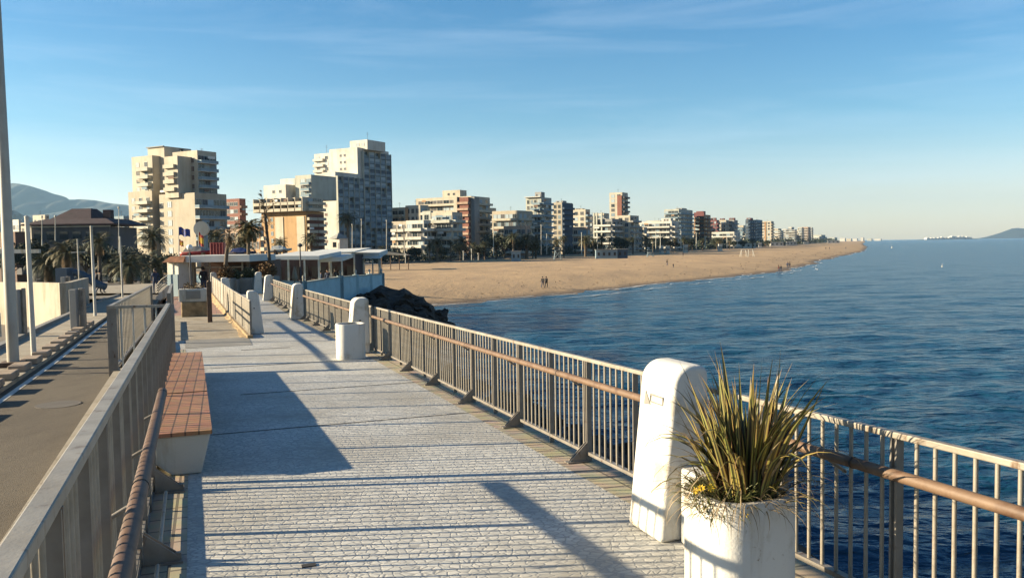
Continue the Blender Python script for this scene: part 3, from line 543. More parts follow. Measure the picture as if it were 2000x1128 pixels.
def spiky():
    rnd = random.Random(11); c = cP + Vector((0, 0, .585)); t = thing('spiky_plant', 'tall spiky plant with green and yellow striped blades in the white planter', 'plant', c)
    sp = []
    for i in range(165):
        az = rnd.uniform(0, 2 * math.pi); q = rnd.random() ** .7; r_ = rnd.uniform(.0, .14); lean = .03 + .36 * q ** 1.3
        ln = rnd.uniform(.56, .94) * (1 - .12 * q); b0 = c + Vector((.05 + math.cos(az) * r_, math.sin(az) * r_, -.04))
        sp.append((b0, az, lean, ln, rnd.uniform(.026, .050), rnd.choice((rnd.uniform(0, .5), rnd.uniform(.3, 1.6), 3.4 * rnd.random())) * (q + .15), rnd.uniform(-1.1, 1.1)))
    blades('leaf_blades', sp, 'blade', t)
    sp = []
    for i in range(26):
        az = rnd.uniform(-1.2, 2.2) if i % 2 else rnd.uniform(0, 6.28); r_ = rnd.uniform(.05, .17)
        sp.append((c + Vector((.05 + math.cos(az) * r_, math.sin(az) * r_, 0)), az, rnd.uniform(.5, 1.0), rnd.uniform(.35, .62), rnd.uniform(.012, .026), rnd.uniform(.8, 2.2), rnd.uniform(-.8, .8)))
    blades('drooping_blades', sp, 'blade', t)
    sp = []
    for i in range(16):
        az = rnd.uniform(0, 6.28); sp.append((c + Vector((.05 + math.cos(az) * .08, math.sin(az) * .08, 0)), az, rnd.uniform(.1, .55), rnd.uniform(.45, .8), rnd.uniform(.012, .024), rnd.uniform(.5, 3.2), rnd.uniform(-1, 1)))
    for i in range(230):
        az = rnd.uniform(0, 6.28); r_ = rnd.uniform(.05, .25)
        sp.append((c + Vector((math.cos(az) * r_, math.sin(az) * r_, 0)), az + rnd.uniform(-.6, .6), rnd.uniform(.5, 1.2), rnd.uniform(.18, .50), rnd.uniform(.004, .010), rnd.uniform(1.2, 3.0), rnd.uniform(-.5, .5)))
    blades('dry_blades', sp, 'dryblade', t)
    g = thing('yellow_flower', 'low grassy tuft with small yellow flowers in front of the spiky blades', 'flower', c + Vector((-.16, -.1, 0)))
    sp = []
    for i in range(520):
        az = rnd.uniform(0, 6.28); r_ = rnd.random() ** .5 * .17
        sp.append((c + Vector((-.12 + math.cos(az) * r_ * .9, -.07 + math.sin(az) * r_, -.04 + rnd.uniform(0, .12))), az, rnd.uniform(.1, 1.3), rnd.uniform(.08, .19), rnd.uniform(.004, .011), rnd.uniform(.3, 2.0), rnd.uniform(-1, 1)))
    blades('leaves', sp, 'greenblade', g)
    for i, (dx, dy, dz) in enumerate(((-.235, -.14, .12), (-.07, -.26, .03), (-.04, -.27, .025), (-.20, -.2, .14), (-.26, -.12, .10))):
        b = MB(); cc = c + Vector((dx, dy, dz)); nv = Vector((rnd.uniform(-.6, .1), -1, .4)).normalized(); a1 = nv.orthogonal().normalized(); a2 = nv.cross(a1)
        for k in range(9):
            a = k * 2 * math.pi / 9; u = a1 * math.cos(a) + a2 * math.sin(a); v = nv.cross(u)
            b.add([cc, cc + u * .012 + v * .005, cc + u * .024 + nv * .004, cc + u * .012 - v * .005], [(0, 1, 2, 3)])
        b.build('blossom', 'flower', g)
spiky()
# ================================================================== BENCH
def bench():
    zz = lambda s: zd(s) + .004
    t = thing('bench', 'long white concrete bench with red tiled seat against the tall fence', 'bench', W3(-.4, 8.3, zz(8.3)))
    segs = ((8.32, 10.9), (10.92, 13.55), (13.58, 16.1))
    for k, (a, b) in enumerate(segs):
        m = MB(); rows = []
        for s in (a, b):
            o = pL(s); rows.append([W3(o + q, s + ds_, zz(s) + h) for q, h, ds_ in ((.16, 0, .02), (.42, 0, .02), (.51, .37, 0), (.02, .37, 0), (.02, .12, 0))])
        m.ext(rows[0], rows[1]); ob = m.build('bench_base', 'white', t)
        bm = bmesh.new(); bm.from_mesh(ob.data); bmesh.ops.recalc_face_normals(bm, faces=bm.faces); bm.to_mesh(ob.data); bm.free(); bevel(ob, .012, 2)
        m = MB(); rows = []
        for s in (a - .02 if k == 0 else a, b):
            o = pL(s); rows.append([W3(o + q, s, zz(s) + h + (.008 if k == 1 else 0)) for q, h in ((.01, .371), (.525, .371), (.525, .408), (.01, .408))])
        m.ext(rows[0], rows[1]); ob = m.build('seat_slab', 'tiles', t)
        bm = bmesh.new(); bm.from_mesh(ob.data); bmesh.ops.recalc_face_normals(bm, faces=bm.faces); bm.to_mesh(ob.data); bm.free()
bench()
# ================================================================== ROADSIDE
def big_pole():
    c = W3(-3.66, 18.7, zl(18.7) + .07); t = thing('lamp_post', 'thick tall beige lamp post rising out of frame at the left edge', 'lamp post', c)
    a = MB(); a.tube([c + Vector((0, 0, .06)), c + Vector((-.0, 0, 4)), c + Vector((-.03, 0, 11))], [.108, .095, .065], 20); a.build('pole', 'pole_grey', t)
    a = MB(); a.box(c + Vector((0, 0, .05)), (.42, .42, .10), 0, BASIS); bevel(a.build('base_plate', 'wood', t), .02)
    a = MB(); a.tube([c + Vector((-.03, 0, 10.9)), c + Vector((-.6, -.1, 11.3)), c + Vector((-1.4, -.2, 11.4))], .05, 8); a.build('arm', 'metal_light', t)
    a = MB(); a.lathe(c + Vector((-1.6, -.2, 11.3)), [(.02, .15), (.2, .08), (.28, 0), (.05, -.06)], 16); a.build('lamp_head', 'metal_paint', t)
    c2 = W3(-3.95, 17.9, zl(18)); b = thing('road_sign', 'small white box sign with a red mark beside the thick lamp post', 'sign', c2)
    a = MB(); a.tube([c2, c2 + Vector((0, 0, 1.0))], .03, 8); a.build('sign_post', 'metal_paint', b)
    a = MB(); a.box(c2 + Vector((-.08, 0, .95)), (.75, .10, .46)); pn = bevel(a.build('panel', 'white', b), .015)
    a = MB(); a.box(c2 + Vector((.12, -.055, .84)), (.10, .012, .13)); a.build('emblem', 'flag_red', pn)
big_pole()
gp = 'thin white poles along the road'
for lab, p, s, H, arm in (('thin white pole nearest to the thick lamp post on the left', -3.58, 20.3, 3.0, 0), ('thin white pole standing on the kerb beside the grey barrier post', -4.0, 34.4, 3.3, 0),
                     ('thin white pole at the far end of the road near the plaza', -4.9, 55.2, 3.6, 0), ('far white pole with a small cross arm behind the curved white wall', -8.6, 66, 3.9, 1)):
    c = W3(p, s, zl(s) + .07); t = thing('white_pole', lab, 'pole', c, gp)
    a = MB(); a.tube([c, c + Vector((-.02, 0, H))], [.055, .045], 10); a.build('pole', 'white', t)
    a = MB(); a.lathe(c + Vector((-.02, 0, H)), [(.05, 0), (.052, .02), (.001, .05)], 10); a.build('cap', 'white', t)
    if arm: a = MB(); a.box(c + Vector((0, 0, H - .9)), (1.0, .06, .06)); a.build('cross_arm', 'white', t)
def barrier(label, p, s, H, wd, name='barrier_post'):
    c = W3(p, s, zl(s) + .07); t = thing(name, label, 'barrier post', c)
    for k, (dx, dy, ww) in enumerate(((0, 0, wd * .62), (wd * .55, .12, wd * .4))):
        a = MB(); a.box(c + Vector((dx, dy, H / 2 + (0 if k == 0 else .03))), (ww, .16, H)); bevel(a.build('leaf_panel', 'metal_paint' if k else 'b_grey', t), .015)
barrier('grey double barrier post standing on the pavement kerb by the road', -3.72, 27.3, 1.22, .34)
barrier('narrow grey post behind the thick lamp post', -4.9, 26.0, 1.3, .14)
barrier('slim grey post at the end of the curved white wall', -6.4, 44.0, 1.35, .3)
mbk = None
for i in range(15):
    s = 11.5 + i * 1.28; p = roadL(s) - .16; c = W3(p, s, zl(s) + .075)
    if i == 0:
        mbk = MB(); mbk.box((0, 0, .06), (.30, .62, .12)); o = mbk.build('kerb_block', 'kerb'); bevel(o, .02); 
    else: o = o.copy(); COL.objects.link(o)
    o.location = c; o.rotation_euler = (0, 0, TH)
    if i == 0: tag(o, 'low brown stone block in the row edging the pavement beside the white road line', 'kerb block', 'stone blocks edging the pavement')
# walls on the left
def wall_ps(label, pts, H, th, m, zoff=-.5, name='low_wall', parent=None):
    mb = MB()
    for (p0, s0), (p1, s1) in zip(pts, pts[1:]):
        A, B = W3(p0, s0, zl(s0)), W3(p1, s1, zl(s1)); u = (B - A); u.z = 0; u.normalize(); n = Vector((-u.y, u.x, 0)) * th / 2; dn = Vector((0, 0, zoff)); up = Vector((0, 0, H))
        mb.ext([A + n + dn, A - n + dn, B - n + dn, B + n + dn], [A + n + up, A - n + up, B - n + up, B + n + up])
    o = mb.build(name, m, parent)
    if not parent: tag(o, label, 'wall')
    return o
def XPS(x, d): v = at(x, 546, d); return PS(v.x, v.y)
wall_ps('curved cream rendered wall along the sunken strip left of the pavement', [XPS(58, 35.2), XPS(80, 34.4), XPS(104, 33.4), XPS(122, 32.8), XPS(131, 33.2), XPS(150, 38), XPS(168, 46)], 1.28, .25, 'cream_wall', -1.6)
t = thing('openwork_wall', 'white topped wall with pierced brick band left of the curved wall', 'wall', W3(-10, 36, zl(36)))
wall_ps('', [XPS(57, 35.2), XPS(0, 37.2), XPS(-80, 40)], .72, .2, 'cream_wall', -1.6, 'lower_wall', t)
wall_ps('', [XPS(57, 35.2), XPS(0, 37.2), XPS(-80, 40)], 1.28, .22, 'cream_wall', -1.10, 'coping', t)
mbp = MB()
for i in range(40):
    for r_ in range(3):
        xx = 55 - i * 3.4; c = at(xx, 550, 35.2 + (57 - xx) * .035 - .16); c.z = zl(40) + .80 + r_ * .13; mbp.box(c, (.05, .05, .06), 0, BASIS)
mbp.build('pierced_bricks', 'concrete_dark', t)
# pergola / playground structure
t = thing('pergola', 'white beam pergola frame above the playground at the left edge', 'pergola', W3(-22, 55, zl(55)))
for x in (-36, -31.6): a = MB(); a.box((x, 52, zl(55) + 1.5), (.2, .2, 3.0)); a.build('post', 'white', t)
a = MB(); a.box((-34.5, 52, zl(55) + 2.9), (7, .25, .25)); a.build('beam', 'white', t)
a = MB(); a.box((-34.5, 55, zl(55) + 2.9), (7, .25, .25)); a.build('beam', 'white', t)
t = thing('playground_slide', 'blue curved playground slide behind the openwork wall', 'slide', (-31.5, 60, zl(60)))
a = MB(); a.tube([(-31.4, 60, zl(60) + 1.5), (-30.8, 60, zl(60) + 1.3), (-30.0, 60, zl(60) + .7), (-29.2, 60, zl(60) + .4)], .25, 10); a.build('chute', 'b_blue', t)
a = MB(); a.box((-32.1, 60, zl(60) + .9), (.8, 1.0, 1.8)); a.build('tower', 'b_blue', t)
# ================================================================== FAR-WALK DETAILS
# rubble wall under the railing
mb = MB(); ns = 44; rnd = random.Random(4); vs = []
for i in range(ns + 1):
    s = 23.0 + 27 * i / ns; zt = zd(s) + .02; zb = zl(s) - .08 - .02 * (s - 23)
    for j in range(7):
        f = j / 6; vs.append(W3(pRL(s) - .03 - .28 * f - rnd.uniform(0, .12) * (0 < j), s + rnd.uniform(-.1, .1) * (0 < j < 6), zt + (zb - zt) * f))
mb.add(vs, [(i * 7 + j, i * 7 + j + 1, (i + 1) * 7 + j + 1, (i + 1) * 7 + j) for i in range(ns) for j in range(6)])
rail_box(mb, lambda s: pRL(max(s, 23)), 22.9, 50, zd, .03, .14, .10, 10)
tag(mb.build('rubble_wall', 'rubble'), 'yellow rubble retaining wall under the left railing of the far walkway', 'wall')
# wooden post
c = W3(.0, 29.6, zl(29.6) - .1); t = MB(); t.box(c + Vector((0, 0, .72)), (.15, .15, 1.44), 0, BASIS); t.lathe(c + Vector((0, 0, 1.44)), [(.07, 0), (.05, .04), (.001, .06)], 8); tag(bevel(t.build('wooden_post', 'wood'), .01), 'brown weathered wooden post beside the rubble wall', 'post')
# stone base with planter box
c = W3(-.55, 33.2, zl(33.2)); t = thing('stone_planter', 'stone based planter box with white frame below the kiosk', 'planter', c)
a = MB(); a.box(c + Vector((.05, 0, .25)), (.95, .8, .60), 0, BASIS); bevel(a.build('stone_base', 'rubble', t), .05)
a = MB(); a.box(c + Vector((0, 0, .78)), (1.0, .75, .46), 0, BASIS); bevel(a.build('box', 'white', t), .02)
a = MB(); a.box(c + Vector((.13, -.36, .80)), (.5, .05, .30), 0, BASIS); a.build('inset_panel', 'concrete_grey', t)
def tuft(mb, c, r, n, rnd, sz=.1, sq=.8):
    for i in range(n):
        v = Vector((rnd.gauss(0, 1), rnd.gauss(0, 1), rnd.gauss(0, 1))).normalized() * r * rnd.random() ** .35; v.z *= sq; q = Vector(c) + v
        a = Vector((rnd.gauss(0, 1), rnd.gauss(0, 1), rnd.gauss(0, 1))).normalized(); b = a.orthogonal().normalized(); s = sz * rnd.uniform(.6, 1.4)
        mb.add([q, q + a * s + b * s * .35, q + a * s * 1.7, q + a * s - b * s * .35], [(0, 1, 2, 3)])
a = MB(); tuft(a, c + Vector((0, 0, 1.08)), .4, 160, random.Random(2), .06, .35); a.build('foliage', 'dry', t)
# ================================================================== PALMS AND TREES
def palm_parts(seed, H, rt, nf, fl, trunk_m='trunk', frond_m='frond', droop=1.0, lean=0.0, skirtn=10, sparse=1.0, up=0.0, lw=.42):
    rnd = random.Random(seed); tr = MB(); pts = []; rad = []
    for i in range(9):
        t = i / 8; pts.append((lean * t ** 1.6, lean * .3 * t * t, H * t)); rad.append(rt * (1.25 - .35 * t + (.12 if i == 8 else 0) + .05 * (i % 2)))
    tr.tube(pts, rad, 9); top = Vector(pts[-1]); cr = MB()
    for k in range(nf + skirtn):
        az = k * 2.39996 + rnd.uniform(-.2, .2); dead = k >= nf
        el0 = (R(80) - (k / nf) * R(95) if not dead else R(-30) - rnd.random() * R(35)) + up; L_ = fl * rnd.uniform(.8, 1.1) * (0.7 if dead else 1)
        n = 8; pos = top.copy(); el = el0; dr = Vector((math.cos(az), math.sin(az), 0)); side = Vector((-math.sin(az), math.cos(az), 0)); mid = []
        for i in range(n + 1):
            d = dr * math.cos(el) + Vector((0, 0, math.sin(el))); mid.append((pos.copy(), d)); pos = pos + d * (L_ / n); el -= R(13) * droop * (.5 + i / n)
            el = max(el, R(-88))
        mi = 1 if dead else (0 if rnd.random() < .75 else 2)
        for i in range(n):
            (a, d), (b, d2) = mid[i], mid[i + 1]; w0 = .02 * fl * (1 - i / n) + .004
            cr.add([a - side * w0, a + side * w0, b + side * w0 * .8, b - side * w0 * .8], [(0, 1, 2, 3)], mi)
            if i == 0: continue
            for h in range(3):
                q = a.lerp(b, h / 3); nl = L_ * .26 * math.sin(math.pi * min(1, (i + h / 3) / n * .85 + .12))
                for sg in (-1, 1):
                    if rnd.random() > sparse: continue
                    e = q + side * sg * nl * .8 + d * nl * .62 + Vector((0, 0, -nl * rnd.uniform(.15, .55) * (1 if droop > .5 else .3)))
                    wv = d * (L_ / n / 3 * lw); cr.add([q - wv * .6, q + wv, e], [(0, 1, 2)], mi)
    return tr.mesh('trunk', trunk_m), cr.mesh('crown', [frond_m, 'dry', 'frond_yel' if frond_m == 'frond' else 'frond']), top
def palm(label, parts, loc, sc=1, rz=0, group=None):
    t = thing('palm_tree', label, 'palm tree', loc, group); t.rotation_euler = (0, 0, rz); t.scale = (sc, sc, sc)
    for nm, me in zip(('trunk', 'crown'), parts[:2]):
        o = bpy.data.objects.new(nm, me); COL.objects.link(o); o.parent = t
    return t
PA = palm_parts(1, 7.0, .28, 44, 3.2, droop=1.1); PB = palm_parts(5, 5.0, .33, 40, 3.4, frond_m='frond_yel', droop=1.2); PC = palm_parts(9, 9.0, .25, 40, 2.8, droop=1.3)
PD = palm_parts(12, 4.4, .16, 9, 1.7, frond_m='dry', droop=1.2, lean=-.5, skirtn=18, sparse=.6, up=R(0), lw=.7); PE = palm_parts(15, 5.6, .12, 9, 2.1, frond_m='dry', droop=.3, lean=-.3, skirtn=9, sparse=.28, up=R(12), lw=.8)
PF = palm_parts(18, 4.3, .13, 34, 1.7, frond_m='frond_yel', droop=1.3, lean=.2, skirtn=20, lw=.8)
PG = palm_parts(21, 2.2, .35, 44, 2.8, frond_m='frond', droop=1.2)
def pgz(d): return 1.5 if d > 190 else max(1.5, zl(d * 1.05))
def palm_at(label, parts, px, py_top, d, Hnat, group, rz=None, zb=None):
    """crown top at pixel py_top; scaled so that it stands on the ground"""
    top = at(px, py_top, d); zb = pgz(d) if zb is None else zb; sc = max(.3, (top.z - zb) / Hnat)
    return palm(label, parts, (top.x, top.y, zb), sc, random.uniform(0, 6) if rz is None else rz, group)
gpl = 'palms along the promenade and plaza'
palm_at('tall green palm in front of the cream stepped apartment tower', PA, 297, 437, 130, 9.3, gpl)
palm_at('yellowish bushy palm behind the curved white wall at far left', PB, 128, 462, 95, 7.2, gpl)
palm_at('dark palm left of the yellowish bushy palm at far left', PG, 92, 470, 100, 4.6, gpl)
palm_at('dark palm behind the second thin white pole', PA, 192, 450, 118, 9.3, gpl)
palm_at('low dark palm standing on a round bed in the plaza', PG, 250, 478, 92, 4.6, gpl)
palm_at('dark low palm just left of the restaurant kiosk', PG, 308, 482, 98, 4.6, gpl)
palm_at('dark palm beneath the cream stepped tower', PG, 282, 474, 120, 4.6, gpl)
palm_at('dark palm under the pyramid roofed house', PG, 215, 480, 140, 4.6, gpl)
palm_at('tall dark palm in front of the blue glass apartment tower', PC, 678, 408, 300, 11, gpl)
palm_at('palm in front of the tan hotel with the cream crown', PA, 607, 452, 260, 9.3, gpl)
palm_at('small palm in front of the tan hotel facade', PA, 546, 460, 240, 9.3, gpl)
palm_at('palm beside the red brick block behind the flags', PA, 420, 440, 170, 9.3, gpl)
palm_at('red tinged palm right of the dead leaning palm', PB, 470, 452, 150, 7.2, gpl)
promp = [(838, 472, 300), (853, 462, 310), (880, 468, 320), (903, 458, 320), (925, 470, 330), (946, 468, 335), (985, 462, 345), (1002, 450, 340), (1028, 452, 350), (1046, 458, 355), (1088, 462, 370), (1101, 458, 372), (1143, 458, 390), (1158, 462, 400),
         (1175, 456, 420), (1190, 460, 430), (1205, 458, 440), (1222, 462, 450), (1236, 460, 450), (1262, 458, 480), (1275, 462, 490), (1292, 460, 500), (1318, 462, 520), (1335, 460, 560), (1352, 463, 560), (1372, 462, 600), (1405, 463, 650), (1425, 464, 680), (1470, 464, 760), (745, 478, 290), (770, 480, 300)]
where = ['between the white terraced houses and the sand', 'before the pale curved terraces', 'left of the big red balconied hotel', 'before the red balcony column of the hotel', 'before the shaded end of the hotel', 'by the hotel shaded corner', 'left of the beach hut', 'behind the beach hut', 'in the dark tree group left of the pale tower', 'before the pale tower foot',
         'beside the lifeguard stand', 'behind the lifeguard stand', 'before the pink low house', 'right of the pink low house', 'behind the blue container left end', 'behind the blue container middle', 'under the red striped tower', 'right of the red striped tower foot', 'behind the blue container right end', 'behind the blue lattice stand', 'before the cream low block', 'left before the white ribbon hotel', 'before the white ribbon hotel', 'right before the white ribbon hotel',
         'under the pale grey tower', 'under the orange tower', 'before the wine red roofs', 'before the low white terraces', 'before the dark blue tower', 'right of the restaurant canopy', 'behind the straw roof by the sand']
for i, (x, y, d) in enumerate(promp):
    pr, hn = ((PA, 9.3), (PB, 7.2), (PC, 11))[(i * 7 + i // 3) % 3]
    palm_at('promenade palm ' + where[i], pr, x, y, d, hn, gpl)
# planters of the dying palms by the restaurant
gdp = 'dying palms in planters by the restaurant'
palm_at('leaning dead palm with grey trunk left of the live thin palm', PD, 436, 447, 50, 5.0, gdp, 2.9, zb=zl(52) + .7)
palm_at('thin yellow green palm between the two dead palms', PF, 482, 432, 51, 5.0, gdp, 1, zb=zl(52) + .7)
palm_at('tall bare dead palm with broken fronds before the tan hotel', PE, 524, 395, 52, 6.6, gdp, 0, zb=zl(52) + .7)
def bush(label, x, y, d, r, m, n=900, sz=.09):
    c = at(x, y, d); t = thing('bush', label, 'bush', c); a = MB(); tuft(a, c, r, n, random.Random(int(x)), sz, .9); a.build('foliage', m, t)
    a = MB(); a.box(c + Vector((0, 0, -r * .9 - .35)), (r * 2.1, 1.1, .9)); bevel(a.build('planter_box', 'concrete_grey', t), .03)
bush('orange brown dry bush in a box behind the railing', 441, 533, 46, .42, 'bush_orange'); bush('dark green bush right of the orange dry bush', 456, 537, 46.5, .36, 'leaf_mid'); bush('orange brown bush below the tall dead palm', 522, 527, 48, .52, 'bush_orange'); bush('small green bush between the two orange bushes', 485, 535, 47, .33, 'leaf_mid')
a = MB(); rnd = random.Random(44)
for i in range(260):
    d = 112 * (4.5 ** rnd.random()); e = rnd.choice((rnd.gauss(9, 2), rnd.gauss(16, 4), rnd.uniform(10, 60))); x = shx(d) + 5 - e; r_ = rnd.uniform(.08, .35) * (.7 + d / 400)
    tuft(a, (x, d, sandz(x, d, 0) + .03), r_, 7, rnd, .1 * (.7 + d / 300), .15)
tag(a.build('seaweed', 'seaweed'), kind='stuff', label='scattered dark seaweed and litter on the sand', cat='seaweed')
# broadleaf trees
def tree_mesh(seed, H, r, lobes, dens, m, sz=.5):
    rnd = random.Random(seed); tr = MB(); tr.tube([(0, 0, 0), (.1, 0, H * .3), (.2, .1, H * .6)], [.28, .2, .12], 7); cr = MB()
    for k in range(lobes):
        az = rnd.uniform(0, 6.28); q = rnd.random() ** .6; c = Vector((math.cos(az) * r * q * .75, math.sin(az) * r * q * .75, H * (.55 + .33 * rnd.random() * (1.1 - q * .6))))
        tr.tube([(0, 0, H * .3), tuple(c)], [.1, .03], 5); tuft(cr, c, r * rnd.uniform(.32, .5), dens, rnd, sz, .75)
    return tr.mesh('trunk', 'trunk'), cr.mesh('crown', m)
TA = tree_mesh(3, 9, 4.5, 14, 150, 'leaf_dark', .42); TB = tree_mesh(8, 8, 4, 12, 140, 'leaf_mid', .42)
def tree_at(label, parts, x, ytop, d, Hn, group='leafy trees on the promenade'):
    top = at(x, ytop, d); zb = pgz(d); sc = (top.z - zb) / Hn; t = thing('leafy_tree', label, 'tree', (top.x, top.y, zb), group); t.scale = (sc, sc, sc); t.rotation_euler = (0, 0, x)
    for nm, me in zip(('trunk', 'crown'), parts): o = bpy.data.objects.new(nm, me); COL.objects.link(o); o.parent = t
for i, (x, y, d, lab) in enumerate(((968, 440, 350, 'dark tree at the shaded foot of the big hotel'), (985, 455, 345, 'dark round tree between the hotel and the beach hut'), (1015, 460, 350, 'dark tree behind the beach hut'), (1040, 462, 352, 'dark tree right of the beach hut'),
        (898, 472, 330, 'dark tree before the pale curved terraces'), (935, 476, 335, 'dark tree before the hotel shaded end'), (1160, 462, 410, 'dark tree before the grey curved block'), (1212, 462, 440, 'dark tree below the red striped tower'), (1290, 462, 520, 'dark tree left of the white ribbon hotel'), (1312, 463, 525, 'dark tree before the white ribbon hotel'),
        (1345, 462, 560, 'dark tree under the pale grey tower'), (1400, 463, 660, 'dark tree before the low white terraces'), (1432, 466, 700, 'dark tree right of the low white terraces'), (1450, 468, 760, 'dark tree left of the dark blue tower'), (1500, 468, 900, 'dark tree before the round cream tower'), (1530, 470, 1100, 'far dark tree before the pale cluster'), (1560, 470, 1200, 'farthest dark tree before the pale cluster'),
        (60, 462, 130, 'dark tree by the playground at far left'), (20, 458, 120, 'dark tree at the left photo edge'), (165, 470, 130, 'dark tree under the pyramid roofed house'), (240, 476, 150, 'dark tree left of the kiosk'), (330, 480, 140, 'dark tree behind the kiosk roof'), (810, 480, 310, 'dark tree under the white house with slanted balconies'), (860, 478, 320, 'dark shrubby tree before the pale terraces'))):
    tree_at(lab, TA if i % 3 else TB, x, y, d, 9)
# far tree line as one mass
a = MB(); rnd = random.Random(6)
for i in range(260):
    f = i / 260; d = 600 * (5.5 ** f); x = prx(d) - rnd.uniform(3, 40); tuft(a, (x, d, 1.5 + 3 * (1 + f)), 5 * (1 + f), 26, rnd, 2.2, .8)
tag(a.build('tree_line', 'leaf_dark'), kind='stuff', label='distant dark line of trees behind the beach', cat='trees')
a = MB(); rnd = random.Random(16)  # shrub mass added to darken the shadowed band below the buildings
for i in range(420):
    d = 300 * (3.4 ** (i / 420)); x = prx(d) - rnd.choice((8, 14, 22, 30)) * (.6 + d / 900) + rnd.uniform(-3, 3); tuft(a, (x, d, 1.6 + rnd.uniform(.6, 1.8) * (1 + d / 900)), 2.0 + d / 500, 34, rnd, .55 + d / 1400, .9)
tag(a.build('hedges', 'leaf_dark'), kind='stuff', label='dark low shrubs and hedges added as the shadowed band under the promenade palms', cat='shrubs')
mb = MB(); vs = []; dl = [285 * (1600 / 285) ** (i / 60) for i in range(61)]  # low wall added to give a dark shaded line along the sand
for d in dl:
    x = prx(d)
    for q, z in ((-.9, 1.2), (-.9, 2.15), (-.5, 2.15), (-.5, 1.2)): vs.append((x + q, d, z))
mb.add(vs, [(i * 4 + j, i * 4 + j + 1, (i + 1) * 4 + j + 1, (i + 1) * 4 + j) for i in range(60) for j in range(3)])
tag(mb.build('shade_line_wall', 'concrete_dark'), 'low dark wall added as the shaded line between the sand and the promenade', 'wall')
# ================================================================== BUILDINGS
BE = R(29); U = Vector((math.cos(BE), -math.sin(BE), 0)); V = Vector((math.sin(BE), math.cos(BE), 0)); Z3 = Vector((0, 0, 1))
BB = Matrix(((U.x, V.x, 0), (U.y, V.y, 0), (0, 0, 1)))
wm = {}; WR = random.Random(77)
def pane_mesh(w_, h_, m):
    k = ('pane', round(w_, 1), round(h_, 1), m)
    if k not in wm: a = MB(); a.box((0, 0, h_ / 2), (w_, .05, h_), 0); wm[k] = a.mesh('pane', [m])
    return wm[k]
def win_mesh(w_, h_, m='glass', fr='frame_white', pane=True):
    k = (round(w_, 1), round(h_, 1), m if pane else 0, fr)
    if k not in wm:
        a = MB(); f = .09
        if pane: a.box((0, -.0, h_ / 2), (w_, .05, h_), 0)
        for sx in (-1, 1): a.box((sx * (w_ / 2 + f / 2), -.03, h_ / 2), (f, .14, h_ + 2 * f), 1)
        for zz in (-f / 2, h_ + f / 2): a.box((0, -.03, zz), (w_, .14, f), 1)
        a.box((0, -.03, h_ / 2), (f * .7, .08, h_), 1)
        wm[k] = a.mesh('window', [m, fr])
    return wm[k]
